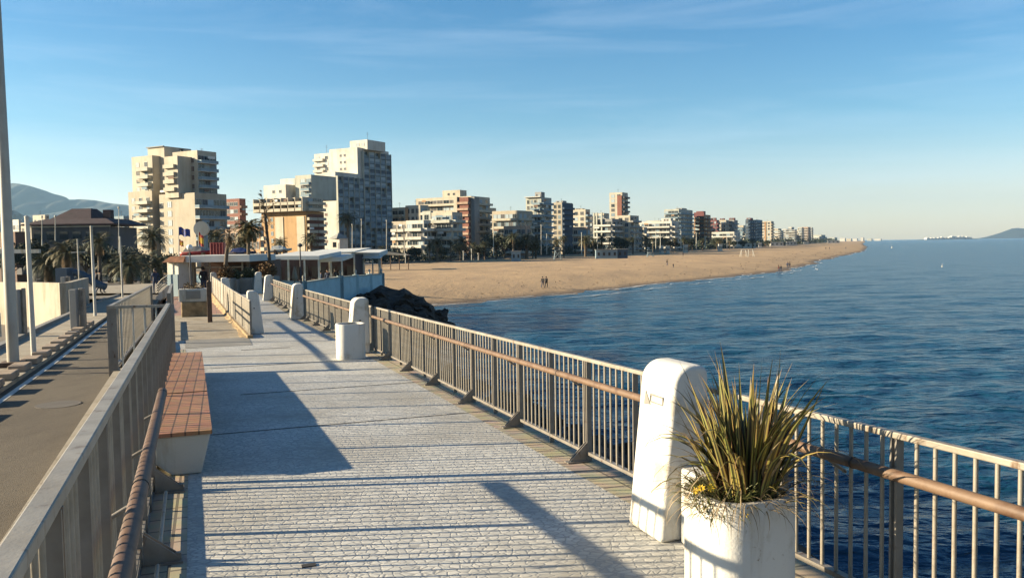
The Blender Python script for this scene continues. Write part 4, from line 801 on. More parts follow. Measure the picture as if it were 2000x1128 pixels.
class Bld:
    """one building: corner C between the lit end wall (runs along -U) and the sea face (runs along +V)"""
    def __init__(s, label, xc, d, ybase=None, cat='apartment building', name='apartment_block', group=None, zb=1.5):
        s.C0 = at(xc, 470, d); s.C0.z = zb; s.zb = zb; s.na = 0; s.d = d; s.t = thing(name, label, cat, s.C0, group); s.nw = 0; s.ch = []
    def corner(s, xc, d=None):
        """point on ground seen at pixel column xc on the plane of the lit wall (through C0 along U)"""
        r = ray(xc, 470); t = r.x / r.y; L_ = (s.C0.x - t * s.C0.y) / (U.x - t * U.y); return s.C0 - U * L_
    def lenU(s, C, x):
        r = ray(x, 470); t = r.x / r.y; return (C.x - t * C.y) / (U.x - t * U.y)
    def lenV(s, C, x):
        r = ray(x, 470); t = r.x / r.y; return -(C.x - t * C.y) / (V.x - t * V.y)
    def ztop(s, x, y, d): return at(x, y, d).z
    def block(s, xl, xc, xr, yt, m, yb=None, C=None, back=0, dV=None, par=.9, name='wall', z0=None, roofm=None, lu=None):
        """lit face from pixel xl to xc, sea face from xc to xr; back = metres set back along V"""
        C = s.corner(xc) if C is None else C
        if back:
            C2 = C + V * back; r = ray(xc, 470); t = r.x / r.y; k = (C2.x - t * C2.y) / (U.x - t * U.y); C = C2 - U * k
        LU = lu or s.lenU(C, xl); LV = dV or s.lenV(C, xr); z0 = s.zb if z0 is None else z0; z1 = s.ztop(xc, yt, C.y)
        a = MB(); c = C - U * LU / 2 + V * LV / 2; c.z = (z0 + z1) / 2; a.box(c, (LU, LV, z1 - z0), 0, BB)
        for (cc, sz) in ((C - U * LU / 2 + V * .15, (LU, .3, par)), (C - U * LU / 2 + V * (LV - .15), (LU, .3, par)), (C - U * .15 + V * LV / 2, (.3, LV - .6, par)), (C - U * (LU - .15) + V * LV / 2, (.3, LV - .6, par))):
            cc = cc.copy(); cc.z = z1 + par / 2; a.box(cc, sz, 0, BB)
        a.build(name, m, s.t)
        return dict(C=C, LU=LU, LV=LV, z0=z0, z1=z1)
    def windows(s, b, face, rows, cols, w_, h_, z_lo=None, z_hi=None, a0=.1, a1=.9, m='glass', fr='frame_white', skip=None, mm=None, rnd=None):
        z_lo = b['z0'] + 1 if z_lo is None else z_lo; z_hi = b['z1'] if z_hi is None else z_hi; fh = (z_hi - z_lo) / rows
        for r in range(rows):
            for c in range(cols):
                if skip and skip(r, c): continue
                if s.nw >= 100: return
                f = a0 + (a1 - a0) * ((c + .5) / cols); z = z_lo + fh * r + (fh - h_) * .55
                mw = (mm(r, c) if mm else m); mw = WR.choice(('glass', 'glass', 'glass', 'blind', 'b_dgrey', 'b_lblue')) if mw == 'glass' else mw; near = s.d < 460; me = win_mesh(w_, h_, mw, fr, not near)
                if face == 'U': P = b['C'] - U * b['LU'] * (1 - f) - V * .03; rz = -BE
                else: P = b['C'] + V * b['LV'] * f + U * .03; rz = -BE + math.pi / 2
                P = P.copy(); P.z = z; wo = inst(me, 'window', s.t, P, rz); s.nw += 1
                if near: po = bpy.data.objects.new('pane', pane_mesh(w_, h_, mw)); COL.objects.link(po); po.parent = wo
    def slabs(s, b, face, rows, dep, m, z_lo=None, z_hi=None, a0=0, a1=1, rail=.95, railm=None, th=.18, seg=1, gap=.0, name='balcony', stagger=None):
        z_lo = b['z0'] + 1 if z_lo is None else z_lo; z_hi = b['z1'] if z_hi is None else z_hi; fh = (z_hi - z_lo) / rows
        D, Nn, O, Ln = (U, -V, b['C'] - U * b['LU'], b['LU']) if face == 'U' else (V, U, b['C'], b['LV'])
        BBm = BB if face == 'U' else Matrix(((V.x, -U.x, 0), (V.y, -U.y, 0), (0, 0, 1)))
        for r in range(rows):
            for k in range(seg):
                u0 = a0 + (a1 - a0) * k / seg + gap; u1 = a0 + (a1 - a0) * (k + 1) / seg - gap; ln = (u1 - u0) * Ln; dd = dep * (stagger(r, k) if stagger else 1); z = z_lo + fh * r
                if dd <= 0: continue
                a = MB(); P = O + D * Ln * (u0 + u1) / 2 + Nn * dd / 2; P.z = z; a.box(P, (ln, dd, th), 0, BBm)
                if rail:
                    P = O + D * Ln * (u0 + u1) / 2 + Nn * (dd - .05); P.z = z + th / 2 + rail / 2 + .0; a.box(P, (ln, .08, rail), 1 if railm else 0, BBm)
                    for e in (u0 * Ln + .05, u1 * Ln - .05): P = O + D * e + Nn * (dd / 2 - .05); P.z = z + th / 2 + rail / 2; a.box(P, (.08, dd - .12, rail), 1 if railm else 0, BBm)
                a.build(name, [m, railm] if railm else m, s.t)
                if WR.random() < .3 and rail and s.na < 14:
                    s.na += 1; wA = min(ln * .5, WR.uniform(2.0, 3.6)); uu = WR.uniform(-.5, .5) * (ln - wA) ; a = MB()
                    P = O + D * (Ln * (u0 + u1) / 2 + uu) + Nn * (dd * .9); P.z = z + fh - .75; a.box(P, (wA, .08, .9), 0, BBm); a.build('awning', WR.choice(('canvas_tan', 'canvas', 'b_orange', 'b_lblue', 'b_brown')), s.t)
    def fins(s, b, face, n, dep, m, z_lo=None, z_hi=None, a0=0, a1=1, th=.3):
        z_lo = b['z0'] if z_lo is None else z_lo; z_hi = b['z1'] if z_hi is None else z_hi
        D, Nn, O, Ln = (U, -V, b['C'] - U * b['LU'], b['LU']) if face == 'U' else (V, U, b['C'], b['LV'])
        BBm = BB if face == 'U' else Matrix(((V.x, -U.x, 0), (V.y, -U.y, 0), (0, 0, 1)))
        for k in range(n + 1):
            a = MB(); P = O + D * Ln * (a0 + (a1 - a0) * k / n) + Nn * (dep / 2 + .02); P.z = (z_lo + z_hi) / 2; a.box(P, (th, dep, z_hi - z_lo), 0, BBm); a.build('fin', m, s.t)
    def panel(s, b, face, a0, a1, z0, z1, m, proud=.06, name='facade_panel'):
        D, Nn, O, Ln = (U, -V, b['C'] - U * b['LU'], b['LU']) if face == 'U' else (V, U, b['C'], b['LV'])
        BBm = BB if face == 'U' else Matrix(((V.x, -U.x, 0), (V.y, -U.y, 0), (0, 0, 1)))
        a = MB(); P = O + D * Ln * (a0 + a1) / 2 + Nn * proud / 2; P.z = (z0 + z1) / 2; a.box(P, (Ln * (a1 - a0), proud, z1 - z0), 0, BBm); a.build(name, m, s.t)
    def mast(s, b, fu, fv, h=4):
        P = b['C'] - U * b['LU'] * fu + V * b['LV'] * fv; a = MB(); z = b['z1']
        a.tube([(P.x, P.y, z), (P.x, P.y, z + h)], .07, 5); a.box((P.x, P.y, z + h * .8), (1.4, .06, .06)); a.box((P.x, P.y, z + h * .95), (1.0, .06, .06)); a.build('antenna', 'b_dgrey', s.t)
rnd = random.Random(21)
def zy(b, x, y): return at(x, y, b['C'].y).z
# 1 cream stepped tower ------------------------------------------------
B = Bld('cream stepped apartment tower with rounded balconies on the left skyline', 393, 290)
lo = B.block(314, 383, 445, 381, 'b_cream')
B.slabs(lo, 'V', 5, 2.2, 'b_white', zy(lo, 383, 490), zy(lo, 383, 385), .0, .95, 1.0, 'b_lblue'); B.windows(lo, 'V', 5, 5, 2.6, 2.3, zy(lo, 383, 490), zy(lo, 383, 385), .03, .95)
hi = B.block(343, 391, 428, 298, 'b_cream2', back=5)
B.slabs(hi, 'V', 5, 2.0, 'b_white', zy(hi, 391, 383), zy(hi, 391, 302), .0, .9, 1.0, 'b_lblue'); B.windows(hi, 'V', 5, 3, 2.8, 2.4, zy(hi, 391, 383), zy(hi, 391, 302), .03, .95)
B.windows(hi, 'U', 4, 1, 1.6, 1.7, zy(hi, 391, 372), zy(hi, 391, 304), .62, .98, 'b_brown')
mid = B.block(326, 352, 368, 309, 'b_cream2', back=-1.0, dV=9, z0=zy(lo, 383, 384))
B.slabs(mid, 'U', 4, 1.0, 'b_cream2', zy(mid, 352, 372), zy(mid, 352, 312), .05, .85, 1.1)
top = B.block(295, 327, 355, 290, 'b_cream2', back=5, dV=12); B.panel(top, 'U', -.02, 1.02, top['z1'] + .7, top['z1'] + 1.0, 'b_grey', .6, 'roof_slab')
lf = B.block(263, 303, 318, 308, 'b_cream2', back=2, dV=14)
B.slabs(lf, 'U', 4, 1.8, 'b_cream2', zy(lf, 300, 378), zy(lf, 300, 318), .42, .95, 1.0, 'b_pale', stagger=lambda r, k: 1); B.windows(lf, 'U', 4, 2, 1.5, 1.6, zy(lf, 300, 378), zy(lf, 300, 312), .08, .9)
l2 = B.block(254, 300, 322, 377, 'b_cream', back=-1, dV=16)
B.slabs(l2, 'U', 6, 2.0, 'b_cream2', zy(l2, 300, 478), zy(l2, 300, 382), .38, .98, 1.0, 'b_pale'); B.windows(l2, 'U', 6, 3, 1.5, 1.6, zy(l2, 300, 480), zy(l2, 300, 382), .05, .98)
B.windows(lo, 'U', 6, 1, 2.0, 1.9, zy(lo, 383, 498), zy(lo, 383, 388), .16, .42, 'blind'); B.windows(lo, 'U', 6, 1, 1.2, 1.2, zy(lo, 383, 498), zy(lo, 383, 388), .02, .12)
pg_ = B.block(316, 345, 350, 374, 'frame_white', back=-.2, dV=3, par=.2, z0=lo['z1'] + 2.4, name='terrace_canopy')
a = MB(); P = hi['C'] - U * hi['LU'] * .9 + V * 3; a.tube([(P.x, P.y, hi['z1']), (P.x, P.y, hi['z1'] + 2)], [.5, .4], 8); a.box((P.x, P.y, hi['z1'] + 2.2), (1.4, 1.4, .25)); a.build('chimney', 'b_dgrey', B.t)
B.mast(hi, .2, .5, 2)
# 2 red brick block
B = Bld('red brown brick block behind the cream stepped tower', 470, 400); b = B.block(440, 470, 482, 391, 'b_red'); B.windows(b, 'U', 8, 3, 2.2, 1.7); B.slabs(b, 'V', 8, 1.2, 'b_brown')
# 3 tan hotel
B = Bld('tan hotel with cream upper floors and stepped roof', 599, 350)
b = B.block(512, 599, 634, 417, 'b_tan'); B.panel(b, 'U', .32, .50, zy(b, 599, 490), b['z1'] - 1, 'b_cream2', .25); B.panel(b, 'U', .80, .97, zy(b, 599, 490), b['z1'] - 1, 'b_cream2', .25)
for c_ in (.36, .46, .84, .93, .12, .24): B.windows(b, 'U', 5, 1, 1.1, 1.6, zy(b, 599, 490), b['z1'] - .5, c_ - .03, c_ + .03)
B.slabs(b, 'V', 6, 1.6, 'b_cream2', zy(b, 599, 492), b['z1'], 0, 1, 1.0, 'b_cream2', seg=2, gap=.02); B.windows(b, 'V', 6, 4, 2.6, 2.2, zy(b, 599, 492), b['z1'], m='b_red', fr='b_red')
u = B.block(505, 600, 633, 386, 'b_cream2', back=-.6, z0=b['z1'] + 1.0, par=.3)
B.slabs(u, 'U', 2, 2.6, 'b_cream2', u['z0'] + .2, u['z1'], 0, 1, 1.1, seg=7, gap=.012); B.windows(u, 'U', 2, 7, 2.8, 2.2, u['z0'] + .1, u['z1'] - .2, 0, 1); B.fins(u, 'U', 7, 2.4, 'b_cream2', u['z0'], u['z1'] + .3)
B.slabs(u, 'V', 2, 1.6, 'b_cream2', u['z0'] + .2, u['z1'], 0, 1, 1.0); B.windows(u, 'V', 2, 3, 2.6, 2.2, u['z0'] + .2, u['z1'])
r1 = B.block(518, 561, 575, 364, 'b_white', back=6, z0=u['z1'], dV=12); r2 = B.block(551, 579, 592, 352, 'b_white', back=12, z0=u['z1'], dV=12)
r3 = B.block(580, 611, 636, 345, 'b_pale', back=9, z0=u['z1'], dV=16); B.slabs(r3, 'U', 3, 1.5, 'b_white', r3['z0'] + 1, r3['z1'] - .8, .45, .98, 1.0, 'b_lblue'); B.windows(r3, 'U', 3, 2, 2.4, 2.2, r3['z0'] + 1, r3['z1'] - .6, .3, 1)
B.windows(r1, 'U', 1, 2, 1.2, 1.2, r1['z0'] + 1.5, r1['z1'], .3, .9); B.windows(r2, 'U', 1, 2, 1.2, 1.2, r2['z0'] + 3, r2['z1'], .1, .9)
# 4 blue glass tower
B = Bld('tall white apartment tower with blue glazed sea front', 658, 390)
lo = B.block(632, 658, 740, 339, 'b_white'); hi = B.block(648, 702, 763, 291, 'b_white', back=16)
l3 = B.block(618, 650, 660, 302, 'b_white', back=22, dV=14); ph = B.block(688, 722, 750, 274, 'b_white', back=20, z0=hi['z1'], dV=14, par=.4); ph2 = B.block(712, 730, 756, 283, 'b_lblue', back=30, z0=hi['z1'], dV=10, par=.3)
def bm_(r, c): return ('blind', 'glass', 'b_lblue', 'b_blue', 'blind', 'b_blue')[(r * 5 + c * 7 + (r * c) % 5) % 6]
nfl = 11; zlo = 2.5; fh = (lo['z1'] - zlo) / nfl
# glazed bays
def bays(Bx, b, nfl, nb, z0, z1, dep=1.5, mats=bm_, finm='b_pale', slabm='b_lblue', a0=0, a1=1, cap=100, lab='bay_glazing'):
    Bx.fins(b, 'V', nb, dep, finm, z0, z1, a0, a1, .25)
    fh = (z1 - z0) / nfl; bw = b['LV'] * (a1 - a0) / nb
    Bx.slabs(b, 'V', nfl, dep, slabm, z0, z1, a0, a1, 0)
    for r in range(nfl):
        for c in range(nb):
            if cap <= 0: return
            cap -= 1; mname = mats(r, c); key = ('bay', round(bw, 2), round(fh, 2), mname)
            if key not in wm:
                a = MB(); a.box((0, 0, fh / 2), (bw * .86, .06, fh * .82), 0); a.box((0, -.05, fh * .26), (bw * .90, .05, fh * .36), 1)
                for q in (-.25, 0, .25): a.box((bw * q, -.06, fh / 2), (.08, .06, fh * .84), 2)
                wm[key] = a.mesh(lab, [mname, 'b_lblue', 'frame_white'])
            rec = dep * (.8 if mname != 'glass' else .15)
            P = b['C'] + V * b['LV'] * (a0 + (a1 - a0) * (c + .5) / nb) + U * rec; P.z = z0 + fh * r; inst(wm[key], lab, Bx.t, P, -BE + math.pi / 2)
bays(B, lo, 12, 5, 2.5, lo['z1'] - 1.0, a1=.62, cap=60); 
bays(B, hi, 18, 5, 2.5, hi['z1'] - .6, a0=.12, cap=90)
B.windows(lo, 'U', 9, 1, 1.3, 1.3, 4, lo['z1'], .12, .35, 'b_brown'); B.windows(hi, 'U', 3, 2, 1.0, 1.1, zy(hi, 702, 335), hi['z1'] - 1, .33, .62, 'b_dgrey')
B.slabs(l3, 'U', 3, 1.2, 'b_white', zy(l3, 640, 335), l3['z1'], .0, .6, 1.0); B.windows(l3, 'U', 3, 2, 1.8, 1.6, zy(l3, 640, 335), l3['z1'], 0, 1)
B.windows(ph, 'U', 1, 2, 1.6, 1.4, ph['z0'] + .5, ph['z1'], .3, .9); B.mast(l3, .8, .5, 6); B.mast(ph, .5, .5, 5)
# small hut with pointed roof
c = at(662, 490, 210); c.z = 1.5; t = thing('lookout_hut', 'small white lookout hut with pointed roof before the blue tower', 'hut', c); h_ = at(662, 466, 210).z
a = MB(); a.box((c.x, c.y, (1.5 + h_) / 2), (3.2, 3.2, h_ - 1.5), 0, BB); a.build('wall', 'b_white', t); a = MB(); a.lathe((c.x, c.y, h_), [(2.6, 0), (.05, 1.5)], 4, 0, False); a.build('roof', 'b_grey', t)
a = MB(); a.box((c.x - .6, c.y - 2.1, h_ - 1.5), (.9, .1, 1.3)); a.build('window', 'glass', t)
# generic row buildings
def generic(label, xl, xc, xr, yt, d, m, rows, cu, cv, style='balc', m2='b_white', ph=None, railm=None, dep=1.6, top=None, sm=None, extra=None, glass='glass', group=None):
    B = Bld(label, xc, d, group=group); b = B.block(xl, xc, xr, yt, m)
    ww = min(4.2 if ('u' in style or 's' in style) else 2.4, b['LU'] / max(1, cu) * (.78 if 'u' in style else .5)); hh = min(2.1, (b['z1'] - 2.5) / rows * .64)  # wide dark windows on balconied fronts stand for the shaded recesses
    if 'u' in style: B.slabs(b, 'U', rows, dep, sm or m2, 3.5, b['z1'], .04, .96, 1.0, railm)
    if 's' in style: B.slabs(b, 'U', rows, dep, sm or m2, 3.5, b['z1'], .04, .96, 1.0, railm, seg=max(2, cu // 2), gap=.02)
    if cu: B.windows(b, 'U', rows, cu, ww, hh, 3.5, b['z1'], .04, .96, glass)
    B.slabs(b, 'V', rows, dep, m2, 3.5, b['z1'], 0, 1, 1.0, railm)
    if cv: B.windows(b, 'V', rows, cv, min(2.6, b['LV'] / cv * .55), hh, 3.5, b['z1'], .03, .97, glass)
    if ph:
        q = B.block(ph[0], ph[1], ph[2], ph[3], ph[4] if len(ph) > 4 else m, back=b['LV'] * .25, z0=b['z1'], dV=max(4, b['LV'] * .35), par=.4)
        B.windows(q, 'U', 1, 2, 1.2, 1.2, q['z0'] + .8, q['z1'], .2, .8)
    if top: B.panel(b, 'U', -.02, 1.02, b['z1'] + .9, b['z1'] + 1.3, top, 1.5, 'roof_edge')
    B.mast(b, .5, .4, 3.5)
    if extra: extra(B, b)
    return B
generic('low cream house squeezed right of the blue tower', 766, 792, 800, 408, 430, 'b_cream2', 6, 2, 1, 'u', 'b_cream2')
generic('white house with rounded scalloped balconies at the foot of the blue tower', 766, 794, 800, 436, 345, 'b_cream', 4, 3, 1, 's', 'b_white')
generic('cream and orange striped house with flat roof', 793, 822, 838, 404, 390, 'b_cream2', 6, 3, 2, '', 'b_white', extra=lambda B, b: B.panel(b, 'U', .02, .2, 2, b['z1'], 'b_orange', .4))
generic('white house with blue shaded slanted balconies beside the promenade', 794, 828, 842, 434, 340, 'b_white', 4, 3, 2, 'u', 'b_white', railm='b_white')
generic('big cream hotel with red balcony column and shaded sea end', 814, 922, 958, 386, 450, 'b_cream2', 8, 8, 3, 'u', 'b_cream2', ph=(866, 900, 905, 372, 'b_cream2'), dep=2.0,
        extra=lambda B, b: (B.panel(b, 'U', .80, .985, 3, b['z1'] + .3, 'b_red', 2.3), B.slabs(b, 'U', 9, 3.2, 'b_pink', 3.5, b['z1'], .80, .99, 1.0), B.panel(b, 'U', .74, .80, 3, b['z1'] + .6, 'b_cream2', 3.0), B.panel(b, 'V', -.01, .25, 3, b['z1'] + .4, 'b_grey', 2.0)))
generic('pale terraced apartments with glazed top floor before the big hotel', 842, 884, 904, 418, 345, 'b_cream2', 5, 4, 2, 'u', 'b_white', railm='b_pale')
generic('narrow pale house between the white house and the terraced apartments', 826, 842, 847, 416, 350, 'b_pale', 5, 1, 1, '', 'b_white')
generic('low cream apartments with many arches right of the hotel', 962, 1012, 1040, 414, 440, 'b_cream', 5, 6, 3, 'u', 'b_cream2')
generic('pinkish low apartments before the cream arched block', 984, 1028, 1036, 444, 400, 'b_pink', 3, 5, 1, 'u', 'b_cream2')
generic('pale green tower with stepped balconies and roof frame', 1028, 1058, 1078, 388, 470, 'b_pale', 9, 4, 3, '', 'b_white', ph=(1046, 1058, 1062, 376, 'b_grey'), railm='b_lblue', top='b_white', extra=lambda B, b: (B.slabs(b, 'U', 9, 2, 'b_white', 3.5, b['z1'], .5, 1.0, 1.0, 'b_lblue'), B.slabs(b, 'U', 2, 3.5, 'b_white', zy(b, 1058, 442), zy(b, 1058, 405), .3, 1.1, .4)))
generic('dark blue fronted tower with grey end wall', 1080, 1098, 1119, 398, 490, 'b_cream', 9, 2, 4, '', 'b_blue', ph=(1086, 1100, 1108, 393, 'b_grey'), railm='b_blue', extra=lambda B, b: B.panel(b, 'V', 0, 1, 2, b['z1'] + .5, 'b_blue', .4))
generic('cream tower with narrow grey glass corner', 1119, 1144, 1153, 411, 540, 'b_cream2', 7, 2, 1, '', 'b_lblue', ph=(1122, 1138, 1144, 408))
generic('low pink house before the cream tower', 1119, 1147, 1153, 446, 460, 'b_pink', 3, 3, 1, 'u', 'b_cream2')
generic('grey narrow block behind the cream tower', 1150, 1158, 1166, 424, 580, 'b_dgrey', 6, 1, 2, '', 'b_grey')
generic('grey white block with curved terraces and chimneys', 1160, 1196, 1218, 430, 520, 'b_grey', 5, 5, 3, 'u', 'b_white', extra=lambda B, b: (B.panel(b, 'U', .0, .07, 2, b['z1'] + 5, 'b_pale', 1.0), B.panel(b, 'U', .15, .22, 2, b['z1'] + 5, 'b_pale', 1.0), B.panel(b, 'U', .42, .49, 2, b['z1'] + 5, 'b_pale', 1.0)))
generic('slim cream tower with tall red stripe and dark balconies', 1191, 1216, 1227, 378, 560, 'b_cream2', 12, 2, 2, '', 'b_dgrey', extra=lambda B, b: (B.panel(b, 'U', .62, .97, zy(b, 1216, 422), b['z1'] - 1.2, 'b_red', .5)))
generic('cream base block with grey balconied end below the striped tower', 1205, 1231, 1248, 423, 530, 'b_cream2', 6, 2, 3, '', 'b_grey', dep=2)
generic('low cream block right of the striped tower', 1248, 1258, 1264, 446, 560, 'b_cream', 3, 2, 1, '', 'b_white')
generic('white ribbon balconied hotel with long horizontal terraces', 1250, 1312, 1326, 434, 600, 'b_white', 5, 8, 2, 'u', 'b_white', ph=(1292, 1310, 1316, 427), dep=2.5)
generic('pale grey tower with open top frame', 1298, 1326, 1353, 410, 720, 'b_pale', 9, 4, 4, 'u', 'b_lblue', ph=(1320, 1332, 1345, 407, 'b_grey'))
generic('orange and brown tower with pagoda like stepped roof', 1356, 1376, 1388, 421, 760, 'b_orange', 8, 2, 2, 'u', 'b_brown', dep=2.2, ph=(1360, 1374, 1386, 413, 'b_wine'), extra=lambda B, b: B.panel(b, 'U', 0, 1, b['z1'] - 1, b['z1'] + 3, 'b_wine', 1.4))
generic('wine red roofed tower left of the twin', 1388, 1400, 1405, 431, 900, 'b_wine', 7, 2, 2, '', 'b_wine', ph=(1389, 1398, 1402, 426, 'b_wine'))
generic('cream middle tower between the wine red roofs', 1402, 1418, 1424, 431, 910, 'b_cream2', 7, 3, 1, '', 'b_cream', ph=(1406, 1414, 1420, 427, 'b_wine'))
generic('wine red roofed tower right of its twin', 1422, 1434, 1441, 431, 920, 'b_grey', 7, 3, 2, '', 'b_lblue', ph=(1424, 1434, 1438, 426, 'b_wine'))
generic('low white curved terraces before the wine red towers', 1390, 1434, 1446, 454, 800, 'b_white', 3, 6, 2, 'u', 'b_white')
generic('small blue grey block left of the dark blue tower', 1441, 1450, 1456, 446, 1050, 'b_lblue', 4, 2, 1, '', 'b_grey')
generic('dark blue tower with wine red roof', 1456, 1462, 1476, 430, 980, 'b_blue', 8, 1, 3, '', 'b_blue', ph=(1458, 1466, 1472, 426, 'b_wine'))
generic('blue green slab tower behind the dark blue tower', 1470, 1476, 1489, 430, 1020, 'b_lblue', 8, 1, 3, '', 'b_blue')
generic('round cream tower with orange stripe', 1489, 1506, 1511, 433, 1100, 'b_cream2', 8, 2, 1, '', 'b_cream', extra=lambda B, b: B.panel(b, 'U', .25, .4, 2, b['z1'], 'b_orange', .6))
for i, (xl, xc, xr, yt, d, m, lab) in enumerate(((1511, 1524, 1530, 451, 1300, 'b_pale', 'far pale low block right of the round cream tower'), (1528, 1536, 1541, 448, 1500, 'b_white', 'far white stepped block in the middle of the distant row'), (1534, 1553, 1556, 449, 1400, 'b_grey', 'far grey block before the distant pair'), (1540, 1546, 1551, 444, 1800, 'b_white', 'far white tower with pointed top'),
        (1558, 1566, 1570, 445, 1600, 'b_cream2', 'far cream tower left of the last pair'), (1566, 1578, 1583, 444, 1700, 'b_pink', 'far pinkish slab at the end of the skyline'), (1583, 1586, 1588, 445, 1900, 'b_grey', 'last thin grey slab of the skyline'))):
    generic(lab, xl, xc, xr, yt, d, m, 6, 3, 2, 'u', 'b_white')
for i, (x0, x1, y, d, m, lab) in enumerate(((1640, 1652, 465, 5000, 'b_white', 'tiny far white house group left'), (1653, 1664, 466, 5200, 'b_cream2', 'tiny far cream house group'), (1666, 1676, 466, 5400, 'b_white', 'tiny far white house beside the big far one'), (1681, 1688, 464, 5500, 'b_white', 'tiny far bright white block near the waterline'), (1694, 1704, 466, 5600, 'b_pale', 'tiny far pale house row'), (1708, 1722, 466.5, 5800, 'b_white', 'tiny farthest white row at the beach end'), (1612, 1624, 465, 4200, 'b_grey', 'tiny grey far block beyond the skyline end'))):
    generic(lab, x0, x1 - 2, x1, y, d, m, 2, 4, 1, '', 'b_white')
for (xl, xc, xr, yt, d, m, lab, rw, cu) in ((1008, 1030, 1036, 424, 620, 'b_pale', 'pale mid height block between the arched block and the pale green tower', 6, 4), (1066, 1084, 1090, 420, 640, 'b_cream2', 'cream block filling the gap behind the pale green tower', 6, 3), (1118, 1132, 1138, 430, 700, 'b_white', 'white block peeking behind the cream tower', 5, 3),
        (1160, 1180, 1190, 418, 720, 'b_cream', 'cream block rising behind the grey curved terraces', 6, 4), (1240, 1262, 1268, 436, 760, 'b_cream2', 'cream block behind the base of the striped tower', 5, 4), (1262, 1290, 1298, 432, 820, 'b_pale', 'pale block behind the ribbon hotel', 5, 5), (1340, 1356, 1362, 436, 900, 'b_cream2', 'cream block between the pale grey tower and the orange tower', 5, 3),
        (1376, 1392, 1398, 440, 1000, 'b_pink', 'pinkish block right behind the orange tower', 4, 3), (1436, 1452, 1460, 441, 1250, 'b_cream2', 'cream far block between the wine red and dark blue towers', 4, 3), (1484, 1496, 1500, 443, 1350, 'b_cream', 'cream far block behind the round cream tower', 4, 3), (1506, 1520, 1526, 447, 1550, 'b_cream2', 'cream far block right behind the orange striped tower', 4, 3),
        (1544, 1560, 1566, 450, 1900, 'b_cream2', 'low cream far block amid the last towers', 3, 4), (1586, 1604, 1612, 459, 2600, 'b_pale', 'low pale far block beyond the last slab', 2, 4), (932, 958, 970, 408, 620, 'b_cream', 'cream block behind the shaded end of the big hotel', 6, 4), (1092, 1108, 1124, 412, 700, 'b_pale', 'pale block behind the dark blue fronted tower', 6, 3)):
    generic(lab, xl, xc, xr, yt, d, m, rw, cu, 2, 'u', 'b_white')
for i, (x, y, d, m, lab) in enumerate(((1034, 452, 480, 'b_cream2', 'at the foot of the pale green tower'), (1112, 450, 560, 'b_pale', 'right of the dark blue fronted tower foot'), (1170, 452, 600, 'b_cream', 'left of the grey curved terraces'), (1226, 452, 620, 'b_white', 'at the foot of the red striped tower'), (1262, 454, 640, 'b_pink', 'left of the ribbon hotel foot'), (1336, 455, 760, 'b_cream2', 'at the foot of the pale grey tower'),
        (1372, 456, 860, 'b_white', 'at the foot of the orange tower'), (1452, 456, 1050, 'b_cream2', 'left of the dark blue tower foot'), (1482, 457, 1150, 'b_white', 'right of the dark blue tower foot'), (1516, 458, 1300, 'b_cream', 'at the start of the far pale row'), (1534, 459, 1500, 'b_white', 'in the middle of the far pale row'), (1552, 459, 1600, 'b_pink', 'before the last pair of towers'), (1574, 460, 1800, 'b_cream2', 'under the last pair of towers'), (1596, 462, 2400, 'b_white', 'just past the last grey slab'), (1606, 463, 3000, 'b_cream2', 'farther past the last grey slab'), (1626, 464, 3600, 'b_pale', 'near the end of the tree line'))):
    generic('low rise block ' + lab, x - 13 * (1 - i / 30), x + 4, x + 9, y, d, m, 4 if i < 9 else 2, 4, 1, 'u', 'b_white')
# town on the left
generic('low orange house behind the plaza palms', 205, 228, 240, 455, 230, 'b_orange', 2, 3, 1, 'u', 'b_cream2', group=None)
generic('grey blue apartment block far behind the plaza', 225, 243, 256, 425, 420, 'b_lblue', 7, 3, 2, '', 'b_grey')
generic('white low house at the left below the hills', 20, 38, 44, 432, 420, 'b_white', 3, 3, 1, '', 'b_white')
generic('cream house with gable right of the white low house', 42, 62, 72, 438, 400, 'b_cream2', 3, 3, 1, '', 'b_white')
generic('cream far house left of the dark pyramid roof', 66, 90, 98, 422, 520, 'b_cream2', 4, 3, 1, '', 'b_white')
generic('pale far apartment house right of the dark roof', 190, 212, 224, 424, 480, 'b_pink', 6, 3, 1, '', 'b_white')
generic('reddish house between the palms and the tan hotel', 486, 508, 516, 448, 260, 'b_orange', 3, 3, 1, '', 'b_cream2')
generic('low tan house left of the tan hotel', 440, 470, 486, 452, 280, 'b_pink', 3, 3, 2, '', 'b_cream2')
generic('low shaded shop row at the left edge', -60, 30, 60, 462, 150, 'b_brown', 1, 8, 2, '', 'b_dgrey')
